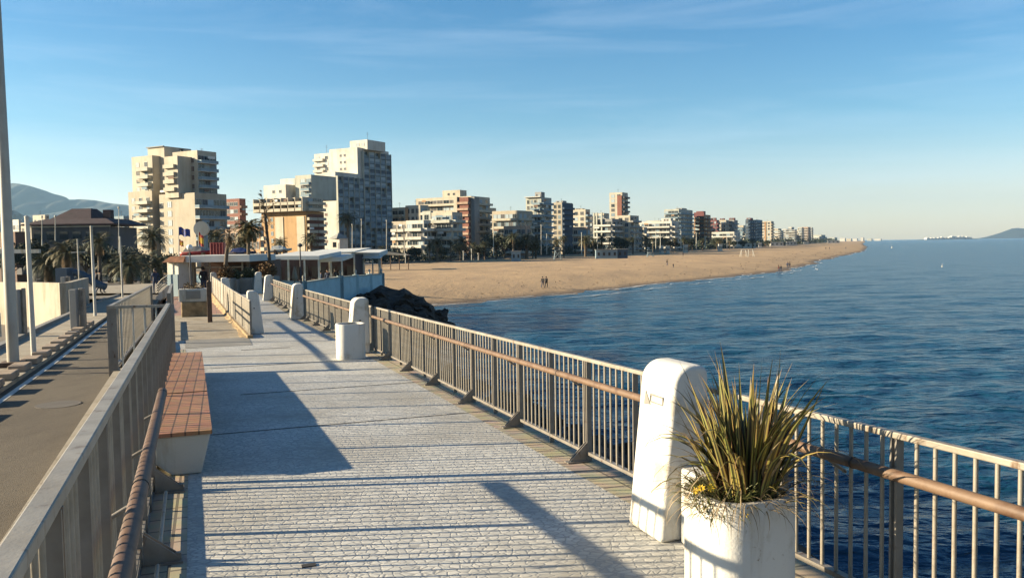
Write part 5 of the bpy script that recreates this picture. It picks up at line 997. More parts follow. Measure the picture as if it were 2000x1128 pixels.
# pyramid roofed house
def pyramid_house():
    d = 165; c = at(158, 470, d); c.z = 1.5; t = thing('villa', 'wide villa with dark pyramid roof below the hills', 'house', c)
    z1 = at(158, 437, d).z; X0, X1 = at(46, 437, d).x, at(228, 437, d).x; cx = (X0 + X1) / 2; hw = (X1 - X0) / 2
    a = MB(); a.box((cx, d + 6, (1.5 + z1) / 2 - .3), (2 * hw * .84, 12, z1 - 1.5 - .6)); a.build('wall', 'b_dgrey', t)  # wall coloured dark grey for the shade on its front
    a = MB(); z2 = at(120, 405, d).z; xa, xb = at(112, 405, d).x, at(150, 405, d).x
    a.ext([(X0, d - 1, z1 - .25), (X1, d - 1, z1 - .25), (X1, d + 14, z1 - .25), (X0, d + 14, z1 - .25)], [(X0, d - 1, z1), (X1, d - 1, z1), (X1, d + 14, z1), (X0, d + 14, z1)])
    zm = z1 + 1.1; xm0, xm1 = at(82, 430, d).x, at(200, 430, d).x
    a.ext([(X0, d - 1, z1 + .01), (X1, d - 1, z1 + .01), (X1, d + 14, z1 + .01), (X0, d + 14, z1 + .01)], [(xm0, d + 1.5, zm), (xm1, d + 1.5, zm), (xm1, d + 12, zm), (xm0, d + 12, zm)])
    a.ext([(xm0 + .5, d + 2, zm), (at(168, 430, d).x, d + 2, zm), (at(168, 430, d).x, d + 11, zm), (xm0 + .5, d + 11, zm)], [(xa, d + 5.5, z2), (xb, d + 5.5, z2), (xb, d + 8, z2), (xa, d + 8, z2)])
    vroof = a.build('roof', 'roof_dark', t)
    a = MB(); q = at(188, 420, d); a.box((q.x, d + 5, z1 + 1.6), (1.5, 1.5, 2.6)); a.build('chimney', 'roof_dark', vroof)
    a = MB(); a.box((cx, d - .1, z1 - .5), (2 * hw * .86, .4, .22)); a.build('fascia', 'b_white', t)
    for k in range(6): a = MB(); a.box((cx - hw * .7 + k * hw * .28, d - .05, z1 - 2.2), (1.6, .2, 1.5)); a.build('window', 'glass', t)
pyramid_house()
# ================================================================== MOUNTAINS
def ridge(name, pts, d, depth, m='mountain', seed=1):
    rnd = random.Random(seed); mb = MB(); n = 140; rows = 14; vs = []
    xs = [p[0] for p in pts]; ys = [p[1] for p in pts]
    for i in range(n + 1):
        x = xs[0] + (xs[-1] - xs[0]) * i / n; y = float(np.interp(x, xs, ys)); P = at(x, y, d); nz = (math.sin(i * .9) + math.sin(i * .37 + 2) + math.sin(i * 2.1)) * .02
        for j in range(rows + 1):
            f = j / rows; hgt = (P.z) * (1 - f) ** 1.25; gy = d - depth * f; k = gy / d; vs.append((P.x * (1 if j == 0 else 1 - .02 * f), gy + math.sin(i * .5 + j) * depth * .012, hgt * (1 + (nz + .05 * math.sin(i * .6 + j * 1.3) + .04 * math.sin(i * 1.7 - j * .8)) * (j > 0)) - (2 if j == rows else 0)))
    for i in range(n + 1):
        P = vs[i * (rows + 1)]; vs.append((P[0], P[1] + depth * .5, 0))
    b0 = (n + 1) * (rows + 1)
    mb.add(vs, [(i * (rows + 1) + j, (i + 1) * (rows + 1) + j, (i + 1) * (rows + 1) + j + 1, i * (rows + 1) + j + 1) for i in range(n) for j in range(rows)] + [(b0 + i, b0 + i + 1, (i + 1) * (rows + 1), i * (rows + 1)) for i in range(n)], 0, True)
    tag(mb.build(name, m), kind='structure')
ridge('hills', [(-500, 420), (-300, 385), (-150, 370), (-40, 372), (10, 358), (35, 358), (60, 363), (85, 372), (100, 378), (128, 384), (140, 391), (160, 389), (185, 391), (215, 397), (250, 400), (300, 412), (380, 430), (440, 446), (480, 432), (520, 440), (640, 470), (760, 478)], 8000, 3000, seed=2)
ridge('hills', [(-500, 440), (-200, 400), (0, 405), (30, 412), (60, 424), (90, 440), (130, 452), (200, 470)], 4500, 1500, seed=5)
ridge('headland', [(1925, 466.2), (1945, 464), (1960, 455), (1975, 446), (1990, 445), (2010, 449), (2060, 440), (2150, 455), (2250, 463)], 14000, 1500, seed=8)
mb = MB(); A_, B_ = at(1800, 465, 9000), at(1900, 465, 9000); mb.box(((A_.x + B_.x) / 2, 9000, 1), (B_.x - A_.x, 200, 4)); tag(mb.build('land_spit', 'mountain'), kind='structure')
rnd = random.Random(31)
for i in range(13):
    x = 1806 + i * 6.8 + rnd.uniform(-1, 1); wpx = rnd.uniform(4, 7); P = at(x, 465, 8950); hh = rnd.uniform(14, 34) * (1 - abs(i - 5) / 22)
    a = MB(); wd = wpx / F * 8950; a.box((P.x, 8900, 3 + hh / 2), (wd, 60, hh)); a.box((P.x + wd * .2, 8900, 3 + hh + 3), (wd * .4, 40, 6))
    o = a.build('distant_building', 'b_white'); tag(o, 'tiny white building of the town across the bay', 'building', 'white town across the bay')
# ================================================================== KIOSK, RESTAURANT
def kiosk():
    s = 53.5; c = at(340, 578, 50); z0 = zl(53); c.z = z0; t = thing('kiosk', 'white kiosk building with flat white awning and main wall darkened for its shade', 'building', c)
    xa, xb = at(325, 540, 50).x, at(357, 540, 50).x; zt = at(340, 512, 50).z
    a = MB(); a.box(((xa + xb) / 2, 50.8, (z0 + zt) / 2), (xb - xa, 1.0, zt - z0), 0, Matrix.Rotation(R(-28), 3, 'Z')); bevel(a.build('side_wall', 'white', t), .02)
    a = MB(); zm = at(340, 536, 50).z; a.box(((xa + xb) / 2 - .25, 50.33, (z0 + zm) / 2), (xb - xa - .05, .06, zm - z0), 0, Matrix.Rotation(R(-28), 3, 'Z')); a.build('lower_shade', 'b_lblue', t)  # bluish panel paints the shade on the lower kiosk wall
    a = MB(); a.ext([(xa - .2, 49.9, zt), (xb + .1, 49.9, zt), (xb + .1, 51.4, zt), (xa - .2, 51.4, zt)], [(xa + .2, 50.2, zt + .35), (xb + .1, 50.2, zt + .35), (xb + .1, 51.2, zt + .35), (xa + .2, 51.2, zt + .35)]); a.build('tiled_roof', 'roof_tile', t)
    x2 = at(520, 540, 54).x; zt2 = at(430, 508, 52).z
    a = MB(); a.box(((xb + x2) / 2, 56, (z0 + zt2) / 2), (x2 - xb, 3.0, zt2 - z0 - .1)); a.build('main_wall', 'b_brown', t)  # peach wall coloured dark brown for the shade beneath the awning
    a = MB(); a.box(((xb + x2) / 2, 53, zt2 + .12), (x2 - xb + .3, 5.5, .42)); bevel(a.build('awning', 'canvas', t), .03)
    a = MB(); a.box(((xb + x2) / 2 + .3, 54.3, (z0 + zt2) / 2 - .1), (x2 - xb - 1.2, .3, zt2 - z0 - .5)); a.build('shop_front', 'dark', t)
    for k in range(4):
        a = MB(); xx = at(378 + k * 32, 540, 51).x; a.box((xx, 51.0, (z0 + zt2) / 2), (.09, .09, zt2 - z0 - .2)); a.build('awning_post', 'canvas_tan', t)
    a = MB(); zr = at(400, 522, 51).z; a.box((at(428, 540, 51).x, 51.0, zr), (at(476, 540, 51).x - at(380, 540, 51).x, .08, .08)); a.build('cross_bar', 'canvas_tan', t)
kiosk()
# curved entrance steps rail & low white wall left of the kiosk
t = thing('stair_rail', 'curved white stair parapet with metal rails left of the kiosk', 'railing', at(316, 570, 46))
for k in range(4):
    a = MB(); a.tube([at(306, 572 - k * 5, 46), at(316, 560 - k * 5, 46), at(327, 553 - k * 5, 46)], .03, 6); a.build('rail_bar', 'metal_light', t)
a = MB(); A_, B_ = at(304, 580, 45.5), at(328, 566, 46.5); a.ext([A_ + Vector((0, 0, -.3)), B_ + Vector((0, 0, -.3)), B_ + Vector((0, .4, -.3)), A_ + Vector((0, .4, -.3))], [A_, B_ + Vector((0, 0, .25)), B_ + Vector((0, .4, .25)), A_ + Vector((0, .4, 0))]); a.build('parapet', 'white', t)
# globe lamp
c = at(373, 560, 44); c.z = zl(47); t = thing('globe_lamp', 'slim street lamp with a white globe in front of the kiosk', 'street lamp', c); zt = at(373, 483, 44).z
a = MB(); a.tube([c, (c.x, c.y, zt - .1)], [.05, .03], 8); a.build('pole', 'b_dgrey', t)
a = MB(); a.lathe((c.x, c.y, zt), [(.001, -.16), (.09, -.14), (.15, -.05), (.15, .05), (.09, .14), (.001, .16)], 16); a.build('globe', 'globe', t)
# flags
def flag(label, x, ytop, ybot, d, cols, x2, yb2, side=1):
    c = at(x, ybot, d); t = thing('flag', label, 'flag', c); tp = at(x, ytop, d); a = MB(); a.tube([c, tp], [.05, .03], 8); a.build('flagpole', 'white', t)
    w_ = abs(at(x2, ytop, d).x - at(x, ytop, d).x); h_ = at(x, ytop, d).z - at(x, yb2, d).z; n = 16
    a = MB(); nb = len(cols); tot = sum(k[1] for k in cols); acc = 0; mats_ = []
    for ci, (m, fr) in enumerate(cols):
        f0, f1 = acc / tot, (acc + fr) / tot; acc += fr; mats_.append(m); vs = []
        for i in range(n + 1):
            u_ = i / n; dx = side * u_ * w_; wob = .22 * math.sin(u_ * 7) * u_; sag = u_ ** 1.5 * h_ * .35
            for f in (f0, f1): vs.append((tp.x + dx, tp.y + wob, tp.z - .1 - f * h_ * (1 - .1 * u_) - sag + .08 * math.sin(u_ * 9)))
        a.add(vs, [(2 * i, 2 * i + 1, 2 * i + 3, 2 * i + 2) for i in range(n)], ci, True)
    a.build('cloth', mats_, t); 
    return t, tp, w_, h_
t, tp, w_, h_ = flag('blue european flag with ring of yellow stars on a white pole', 349, 442, 500, 85, [('flag_blue', 1)], 370, 458)
for k in range(12):
    a = MB(); an = k * math.pi / 6; u_ = .5 + .2 * math.cos(an); zc = tp.z - .1 - h_ * .5 * (1 - .1 * u_) - u_ ** 1.5 * h_ * .35 + .08 * math.sin(u_ * 9) + .25 * h_ * math.sin(an); xc = tp.x + u_ * w_; yc = tp.y + .22 * math.sin(u_ * 7) * u_ - .03
    pts = [(xc + (.045 if q % 2 == 0 else .018) * math.sin(q * math.pi / 5), yc, zc + (.045 if q % 2 == 0 else .018) * math.cos(q * math.pi / 5)) for q in range(10)]
    a.add(pts, [tuple(range(10))]); a.build('star', 'flag_yellow', [q_ for q_ in t.children if q_.name.startswith('cloth')][0])
flag('small red and yellow flag below the blue flag', 350, 466, 502, 84, [('flag_red', 1), ('flag_yellow', 2), ('flag_red', 1)], 357, 478)
flag('red and yellow flag before the white disc tower', 388, 452, 500, 86, [('flag_red', 1), ('flag_yellow', 2), ('flag_red', 1)], 396, 476)
# white disc tower
c = at(397, 500, 110); t = thing('disc_tower', 'white round disc on a thick white column above the boats', 'tower', c)
a = MB(); z1 = at(397, 455, 110).z; a.box((c.x, c.y, (c.z + z1) / 2), (1.05, .8, z1 - c.z)); a.build('column', 'b_lblue', t)
a = MB(); q = at(396, 447, 110)
a.tube([q + Vector((0, -.6, 0)), q + Vector((0, -.2, 0))], [1.0, 1.0], 28); o = a.build('disc', 'b_white', t)
# boats ashore behind the kiosk
def boat(label, x0, x1, yd, d, hull, cover, group='boats stored behind the kiosk'):
    A_, B_ = at(x0, yd, d), at(x1, yd, d); Lb = B_.x - A_.x; cx = (A_.x + B_.x) / 2; zk = A_.z - Lb * .16; t = thing('boat', label, 'boat', (cx, d, zk), group); n = 12; vs = []
    for i in range(n + 1):
        u_ = i / n; bw = Lb * .17 * math.sin(math.pi * min(.98, .25 + u_ * .75)) ** .7; sh = Lb * .05 * u_ * u_
        for q, zz in ((-1, 1), (-.75, .35), (0, 0), (.75, .35), (1, 1)): vs.append((A_.x + u_ * Lb, d + q * bw, zk + (A_.z - zk + sh) * zz + (1 - zz) * u_ ** 3 * Lb * .12))
    a = MB(); a.add(vs, [(i * 5 + j, (i + 1) * 5 + j, (i + 1) * 5 + j + 1, i * 5 + j + 1) for i in range(n) for j in range(4)] + [(i * 5, i * 5 + 4, (i + 1) * 5 + 4, (i + 1) * 5) for i in range(n)] + [(0, 1, 2, 3, 4)], 0, True); a.build('hull', hull, t)
    a = MB(); rw = []
    for f, hh in ((.08, .02), (.18, .14), (.45, .17), (.62, .12), (.80, .02)): rw.append((f, hh))
    vs = [];
    for f, hh in rw: vs += [(A_.x + f * Lb, d - Lb * .11, A_.z + .02), (A_.x + f * Lb, d - Lb * .07, A_.z + hh * Lb), (A_.x + f * Lb, d + Lb * .07, A_.z + hh * Lb), (A_.x + f * Lb, d + Lb * .11, A_.z + .02)]
    a.add(vs, [(i * 4 + j, (i + 1) * 4 + j, (i + 1) * 4 + j + 1, i * 4 + j + 1) for i in range(4) for j in range(3)] + [(0, 1, 2, 3), (19, 18, 17, 16)]); a.build('cabin', cover, t)
    a = MB(); zg = zl(d); a.box((cx - Lb * .2, d, (zg + zk) / 2 + .2), (.25, 1.2, zk - zg + .4)); a.box((cx + Lb * .2, d, (zg + zk) / 2 + .2), (.25, 1.2, zk - zg + .4)); a.build('cradle', 'wood', t)
boat('dark red hulled boat with pale cabin behind the kiosk awning', 354, 420, 492, 72, 'boat_red', 'b_grey')
boat('boat under a bright blue cover right of the red crate', 446, 500, 493, 74, 'cloth_blue', 'boat_blue')
boat('small white boat stored before the tan hotel', 526, 570, 487, 100, 'b_white', 'canvas')
c = at(428, 497, 70); a = MB(); a.box(c + Vector((0, 0, .45)), (1.15, 1.0, 1.1)); 
for k in range(5): a.box(c + Vector((-.5 + k * .25, -.53, .45)), (.05, .06, 1.05))
tag(bevel(a.build('red_crate', 'boat_red'), .02), 'red metal crate between the two stored boats', 'crate')
# blue terrace wall + restaurant
TZ = 3.55
Aq = Vector((-13.4, 86, 0)); Bq = Vector((-16.6, 66.5, 0)); Mq = Vector((-14.9, 72.5, 0)); Dq = Vector((-18.6, 56, 0)); Eq = Vector((-40, 98, 0))
t = thing('terrace_wall', 'light blue terrace wall with small balusters around the restaurant', 'wall', (Mq.x, Mq.y, TZ))
def tw(P, Q, zp, zq, H=.95, drop=1.6, parent=None, name='wall_section'):
    a = MB(); u_ = (Q - P).normalized(); n = Vector((-u_.y, u_.x, 0)) * .12
    a.ext([P + n + Z3 * (zp - drop), P - n + Z3 * (zp - drop), Q - n + Z3 * (zq - drop), Q + n + Z3 * (zq - drop)], [P + n + Z3 * (zp + H), P - n + Z3 * (zp + H), Q - n + Z3 * (zq + H), Q + n + Z3 * (zq + H)]); a.build(name, 'wallblue', parent); a = MB(); n2 = n * 1.5; a.ext([P + n2 + Z3 * (zp + H - .06), P - n2 + Z3 * (zp + H - .06), Q - n2 + Z3 * (zq + H - .06), Q + n2 + Z3 * (zq + H - .06)], [P + n2 + Z3 * (zp + H + .05), P - n2 + Z3 * (zp + H + .05), Q - n2 + Z3 * (zq + H + .05), Q + n2 + Z3 * (zq + H + .05)]); a.build('coping', 'b_pale', parent)
    L_ = (Q - P).length; k = int(L_ / 3.6)
    for i in range(k + 1):
        c = P.lerp(Q, i / max(1, k)); z = zp + (zq - zp) * i / max(1, k); b = MB(); b.box(c + Z3 * (z + (H - drop) / 2 + .05), (.5, .5, H + drop + .12), 0, BASIS); b.build('pier', 'wallblue', parent)
        if name == 'wall_section': b = MB(); b.lathe(c + Z3 * (z + H + .1), [(.11, 0), (.07, .1), (.12, .3), (.09, .42), (.001, .48)], 8); b.build('finial', 'white', parent)
zA, zM, zB, zD = at(742, 535, 86).z - .95, at(680, 540, 72.5).z - .95, at(600, 551, 66.5).z - .95, zl(58)
tw(Dq, Bq, zD, zB, parent=t); tw(Bq, Mq, zB, zM, parent=t); tw(Mq, Aq, zM, zA, parent=t); tw(Aq, Eq, zA, zA, parent=t, name='back_section')
a = MB(); a.add([Dq + Z3 * zD, Bq + Z3 * zB, Mq + Z3 * zM, Aq + Z3 * zA, Eq + Z3 * zA, Vector((-40, 60, zD))], [(0, 1, 2, 3, 4, 5)]); tag(a.build('terrace', 'concrete'), kind='structure')
def canopy(label, x0, x1, yt0, yt1, d, dep, posts, zg, m='canvas', edge=.35, drop=None):
    A_, B_ = at(x0, yt0, d), at(x1, yt1, d); t = thing('canopy', label, 'canopy', (A_.x, d, zg), 'white canopies of the restaurant')
    a = MB(); a.ext([A_ + Vector((0, 0, -edge)), B_ + Vector((0, 0, -edge)), B_ + Vector((0, dep, -edge + .3)), A_ + Vector((0, dep, -edge + .3))], [A_, B_, B_ + Vector((0, dep, .3)), A_ + Vector((0, dep, .3))]); bevel(a.build('canopy_roof', m, t), .03)
    for f in posts:
        P = A_.lerp(B_, f); a = MB(); a.box((P.x, P.y + .15, (P.z + zg) / 2 - .15), (.13, .13, P.z - zg - .2)); a.build('post', 'white', t)
canopy('broad white canopy nearest the walkway with long flat front', 528, 624, 499, 499, 70, 9, (.03, .35, .68, .97), zl(70) + .1)
canopy('striped white awning over the middle tables', 622, 668, 503, 501, 75, 6, (.03, .5, .97), 3.7, edge=.42)
canopy('long thin canopy roof rising above the awnings', 590, 694, 494, 490, 80, 9, (.5, .97), 3.6, edge=.14)
canopy('cream canopy at the sea end of the terrace', 680, 741, 493, 493, 89, 6, (.03, .5, .97), 3.6, edge=.5)
canopy('low open roof with thin posts on the terrace corner', 690, 743, 503, 503, 88, 2, (.0, .35, .7, .98), 3.6, edge=.12)
t = thing('restaurant_house', 'restaurant house behind the canopies, coloured dark for its shaded interior, with dark openings', 'building', at(600, 540, 76))
a = MB(); q0, q1 = at(533, 500, 83), at(690, 500, 83); a.box(((q0.x + q1.x) / 2, 86, (2.8 + q0.z) / 2), (q1.x - q0.x, 5, q0.z - 2.8)); a.build('wall', 'roof_dark', t)  # near-black wall colour stands for the shaded interior behind the canopies
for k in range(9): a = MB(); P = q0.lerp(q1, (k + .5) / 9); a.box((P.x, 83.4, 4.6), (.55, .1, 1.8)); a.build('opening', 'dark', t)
a = MB(); q = at(606, 522, 56); 
# folded umbrella
c = at(576, 556, 54); t = thing('folded_umbrella', 'folded beige parasol standing at the terrace edge', 'parasol', c); zt = at(576, 519, 54).z
a = MB(); a.lathe((c.x, c.y, c.z), [(.12, .25), (.20, .45), (.15, (zt - c.z) * .6), (.05, zt - c.z - .1), (.001, zt - c.z)], 10, 0, False); a.build('folded_cloth', 'canvas_tan', t); a = MB(); a.tube([c, (c.x, c.y, zt + .1)], .025, 6); a.build('pole', 'wood', t)
# dark street lamp before the restaurant
c = at(588, 555, 56); t = thing('dark_lamp', 'dark thin lamp post before the white canopy', 'street lamp', c); zt = at(588, 480, 56).z; a = MB(); a.tube([c, (c.x, c.y, zt)], [.06, .04], 8); a.build('pole', 'b_dgrey', t); a = MB(); a.lathe((c.x, c.y, zt), [(.03, -.1), (.18, 0), (.16, .1), (.001, .2)], 12); a.build('lamp_head', 'b_dgrey', t)
# tables and chairs on the terrace
def chair_mesh():
    a = MB(); a.box((0, 0, .45), (.42, .42, .05)); a.box((0, .2, .75), (.42, .04, .45))
    l_ = MB()
    for x in (-.18, .18):
        for y in (-.18, .18): l_.box((x, y, .21), (.035, .035, .42))
    return a.mesh('seat_shell', 'cloth_dark'), l_.mesh('legs', 'cloth_dark')
def tab_mesh():
    a = MB(); a.box((0, 0, .74), (.85, .85, .04)); l_ = MB(); l_.tube([(0, 0, 0), (0, 0, .72)], .05, 8); l_.box((0, 0, .02), (.5, .5, .03)); return a.mesh('table_top', 'b_brown'), l_.mesh('leg', 'b_dgrey')
cm_, tm_ = chair_mesh(), tab_mesh(); k = 0
for i in range(7):
    for j in range(2):
        f = (i + .5) / 7; base = Bq.lerp(Aq, f) if f > .3 else Dq.lerp(Mq, .45 + f); z = 3.62 if f > .3 else zB + .02; P = base + Vector((-2.0 - j * 2.6, .6, 0)); P.z = z
        lab = ('dark', 'brown')[j] + ' square table ' + ('at the sea end', 'near the terrace corner', 'beside the long blue wall', 'under the cream canopy', 'under the striped awning', 'behind the folded parasol', 'close to the walkway')[6 - i] + (' next to the blue wall' if j == 0 else ' in the second row')
        t = thing('restaurant_table', lab, 'table', P, 'restaurant tables')
        for nm, me in zip(('table_top', 'leg'), tm_): o = bpy.data.objects.new(nm, me); COL.objects.link(o); o.parent = t
        for q, (dx, dy, rz) in enumerate(((0, -.75, math.pi), (0, .75, 0), (.75, 0, -math.pi / 2))):
            t = thing('restaurant_chair', 'dark chair at a restaurant table on the terrace', 'chair', P + Vector((dx, dy, 0)), 'restaurant chairs'); t.rotation_euler = (0, 0, rz)
            for nm, me in zip(('seat_shell', 'legs'), cm_): o = bpy.data.objects.new(nm, me); COL.objects.link(o); o.parent = t
# ================================================================== ROCKS
def rock_mesh(name, r, seed, m, sub=3, amp=.35, sc=(1, 1, .7)):
    from mathutils import noise
    bm = bmesh.new(); bmesh.ops.create_icosphere(bm, subdivisions=sub, radius=1); off = Vector((seed * 3.1, seed * 1.7, 0))
    for v in bm.verts:
        n = noise.noise(v.co * 1.1 + off) * amp * 1.6 + noise.noise(v.co * 3.2 + off) * amp * .6 + noise.noise(v.co * 8 + off) * amp * .2
        q = v.co * (1 + n); v.co = Vector((q.x * sc[0], q.y * sc[1], q.z * sc[2])) * r
    me = bpy.data.meshes.new(name); bm.to_mesh(me); bm.free(); me.materials.append(MATS[m]); return me
# dark outcrop under the terrace
def outcrop():
    from mathutils import noise
    prof = [(655, 582), (700, 573), (722, 570), (745, 556), (765, 563), (780, 566), (790, 562), (800, 568), (812, 578), (828, 580), (832, 588), (846, 596), (850, 604), (862, 612), (872, 626), (885, 640)]
    mb = MB(); vs = []; n = 120; rows = 26
    for i in range(n + 1):
        x = 650 + 240 * i / n; y = float(np.interp(x, [p[0] for p in prof], [p[1] for p in prof])); 
        for j in range(rows + 1):
            f = j / rows; d = 78 - 20 * f + 6 * math.sin(x * .02); P = at(x, y, 80); zt = P.z
            if j == 0: q = Vector((P.x * 84 / 80, 84, -1))
            else:
                g = (j - 1) / (rows - 1); dd = 80 - 26 * g; hx = at(x, 600, dd).x; z = zt * (1 - g ** 1.4) - 1.2 * g ** 2; nn = noise.noise(Vector((hx * .45, dd * .45, 0))) * .8 + noise.noise(Vector((hx * 1.3, dd * 1.3, 5))) * .5
                q = Vector((hx, dd, z + (nn * .8 * min(1, g * 6) - abs(nn) * .3 * g)))
            vs.append(q)
    m = rows + 1; mb.add(vs, [(i * m + j, i * m + j + 1, (i + 1) * m + j + 1, (i + 1) * m + j) for i in range(n) for j in range(rows)])
    tag(mb.build('rock_outcrop', 'rock_dark'), 'dark jagged rock mound below the light blue terrace wall', 'rocks'); return vs, m
OV, OM = outcrop()
RM = [rock_mesh('boulder', 1, k, 'rock_red' if k % 2 else 'rock_dark', 3) for k in range(5)]
rnd = random.Random(27)
for i in range(85):
    q = OV[rnd.randrange(14, 120) * OM + rnd.randrange(3, 19)]; r = rnd.uniform(.3, .85)
    o = bpy.data.objects.new('boulder', RM[(0, 2, 4)[i % 3]]); COL.objects.link(o); o.location = q + Vector((0, 0, -.35 * r)); o.scale = (r * rnd.uniform(.9, 1.5), r, r * rnd.uniform(.6, 1)); o.rotation_euler = (rnd.uniform(-.6, .6), rnd.uniform(-.6, .6), rnd.uniform(0, 6))
    tag(o, 'dark boulder lying on the rock mound below the light blue terrace wall', 'boulder', 'boulders on the rock mound')
rnd = random.Random(17); nbo = 0
for i in range(150):
    s = rnd.uniform(4, 58); q = rnd.random() ** .7; p = pR(s) + .9 + 9.5 * q * min(1, .35 + s / 30); z = 2.2 * (1 - q) ** 1.3 - .35; r = rnd.uniform(.55, 1.25)
    o = bpy.data.objects.new('boulder', RM[i % 5]); COL.objects.link(o); P = W3(p, s, z); o.location = P; o.scale = (r, r * rnd.uniform(.8, 1.2), r * rnd.uniform(.8, 1.2)); o.rotation_euler = (rnd.uniform(-.5, .5), rnd.uniform(-.5, .5), rnd.uniform(0, 6))
    tag(o, 'reddish boulder in the breakwater below the seaside railing' if i % 5 % 2 else 'dark boulder in the breakwater below the seaside railing', 'boulder', 'boulders at the foot of the sea wall')
# ================================================================== PROMENADE FURNITURE
gpo = 'tall white poles along the promenade'
for i, (x, yt, yb, d, lab) in enumerate(((688, 440, 492, 200, 'left tall pole before the blue tower'), (706, 430, 492, 200, 'middle tall pole before the blue tower'), (755, 432, 497, 220, 'tall pole at the right edge of the blue tower'), (790, 470, 502, 260, 'short pole before the scalloped balconies'), (792, 500, 514, 200, 'low white post on the sand edge'), (921, 488, 508, 250, 'low white post before the hotel'),
        (964, 442, 499, 320, 'tall white lamp pole at the hotel shaded end'), (905, 492, 508, 250, 'low white post left of the hotel'), (934, 496, 508, 250, 'small white cone shaped post before the hotel'), (1057, 440, 497, 340, 'tall white pole before the pale green tower'), (1068, 458, 496, 350, 'white pole right of the pale green tower'), (1136, 455, 497, 380, 'white pole before the low pink house'), (1167, 458, 492, 400, 'white pole left of the blue container'),
        (1240, 455, 491, 430, 'white pole right of the blue container'), (1281, 455, 490, 460, 'white pole before the ribbon hotel left part'), (1290, 458, 490, 470, 'white pole before the ribbon hotel middle'), (1330, 452, 486, 500, 'white pole before the pale grey tower'), (1360, 455, 486, 520, 'white pole before the orange tower'), (1377, 462, 484, 540, 'short white pole right of the orange tower'), (1420, 466, 484, 600, 'short white pole before the low terraces'), (232, 408, 500, 110, 'tall white mast left of the cream stepped tower'), (82, 426, 480, 105, 'white mast before the dark pyramid roof'), (108, 425, 470, 110, 'white mast right of the dark pyramid roof edge'))):
    A_, B_ = at(x, yb, d), at(x, yt, d); t = MB(); r = max(.07, d * .0005); t.tube([A_, B_], [r, r * .7], 7); t.lathe(B_, [(r * .7, 0), (r * 1.8, .1), (r * 1.5, .3), (.01, .35)], 7); tag(t.build('lamp_pole', 'white'), lab, 'pole', gpo)
def cabin(label, x0, x1, yt, yb, d, m='b_white', name='beach_hut', cat='hut', win=2, group=None):
    A_, B_ = at(x0, yb, d), at(x1, yb, d); zt = at(x0, yt, d).z; zb = 1.4; w_ = B_.x - A_.x; c = Vector(((A_.x + B_.x) / 2, d, zb)); t = thing(name, label, cat, c, group)
    a = MB(); a.box((c.x, d + 1.5, (zb + zt) / 2), (w_, 3, zt - zb)); a.build('wall', m, t); a = MB(); a.box((c.x, d + 1.5, zt + .12), (w_ + .5, 3.5, .22)); a.build('roof', 'b_grey' if m != 'b_white' else 'b_white', t)
    for k in range(win): a = MB(); a.box((A_.x + w_ * (k + .5) / win, d - .04, zb + (zt - zb) * .55), (w_ / win * .4, .08, (zt - zb) * .35)); a.build('window', 'dark', t)
cabin('small pale beach hut before the dark trees', 999, 1017, 491, 501, 300, 'b_lblue'); cabin('long pale blue container cabin on the sand', 1164, 1206, 488, 499, 330, 'b_lblue', win=4); cabin('open blue kiosk end right of the long container', 1206, 1226, 487, 499, 331, 'b_blue', win=2)
gh = 'small white cabins along the far beach'
for x0, x1, yt, yb, d, lab in ((1290, 1296, 480, 488, 470, 'white cabin left of its two neighbours before the ribbon hotel'), (1302, 1308, 480, 488, 470, 'white cabin second before the ribbon hotel'), (1336, 1344, 478, 488, 480, 'white cabin before the pale grey tower'), (1404, 1411, 477, 484, 560, 'white cabin before the low terraces'), (1448, 1476, 475, 481, 760, 'long white beach pavilion before the dark blue tower'), (1482, 1488, 474, 480, 800, 'white cabin right of the long pavilion'),
        (1505, 1530, 473, 478, 950, 'long low white pavilion far along the beach'), (1536, 1556, 472, 476, 1150, 'farther low white pavilion'), (1570, 1580, 472, 475, 1300, 'tiny white cabin beyond the pavilions'), (1616, 1640, 470, 473, 1900, 'farthest long white pavilion by the beach end')):
    cabin(lab, x0, x1, yt, yb, d, 'b_white', group=gh, win=3)
# white volleyball/goal frames
for x, d, lab in ((1452, 330, 'left white wooden goal frame on the sand'), (1466, 330, 'right white wooden goal frame on the sand')):
    c = at(x, 489, d); c.z = 1.5; t = thing('beach_frame', lab, 'frame', c, 'white frames on the sand')
    for sx in (-1, 1):
        for sy in (-1, 1): a = MB(); a.tube([(c.x + sx * 1.2, d + sy * 1.1, 1.4), (c.x + sx * .8, d, 4.2)], .09, 6); a.build('leg', 'white', t)
    a = MB(); a.tube([(c.x - .9, d, 4.2), (c.x + .9, d, 4.2)], .09, 6); a.build('crossbar', 'white', t)
# lattice stand & lifeguard stand
for x, yt, yb, d, m, lab, nm in ((1089, 484, 501, 330, 'b_lblue', 'greenish lifeguard stand on legs beside the promenade', 'lifeguard_stand'), (1270, 488, 499, 360, 'b_lblue', 'blue lattice stand on the sand', 'lattice_stand')):
    c = at(x, yb, d); c.z = 1.45; zt = at(x, yt, d).z; t = thing(nm, lab, 'stand', c); hw = 1.1
    for sx in (-1, 1):
        for sy in (-1, 1): a = MB(); a.tube([(c.x + sx * hw * 1.3, d + sy * hw, 1.4), (c.x + sx * hw * .8, d + sy * hw * .7, zt - 1)], .12, 6); a.build('leg', m, t)
    a = MB(); a.box((c.x, d, zt - .9), (hw * 2.2, hw * 2, .15)); a.build('platform', m, t); a = MB(); a.box((c.x, d, zt), (hw * 2.2, hw * 2, .15)); a.build('roof', m, t)
    for sx in (-1, 1): a = MB(); a.tube([(c.x + sx * hw * 1.2, d - hw, 1.6), (c.x - sx * hw * .9, d - hw * .8, zt - 1.1)], .08, 5); a.build('brace', m, t)
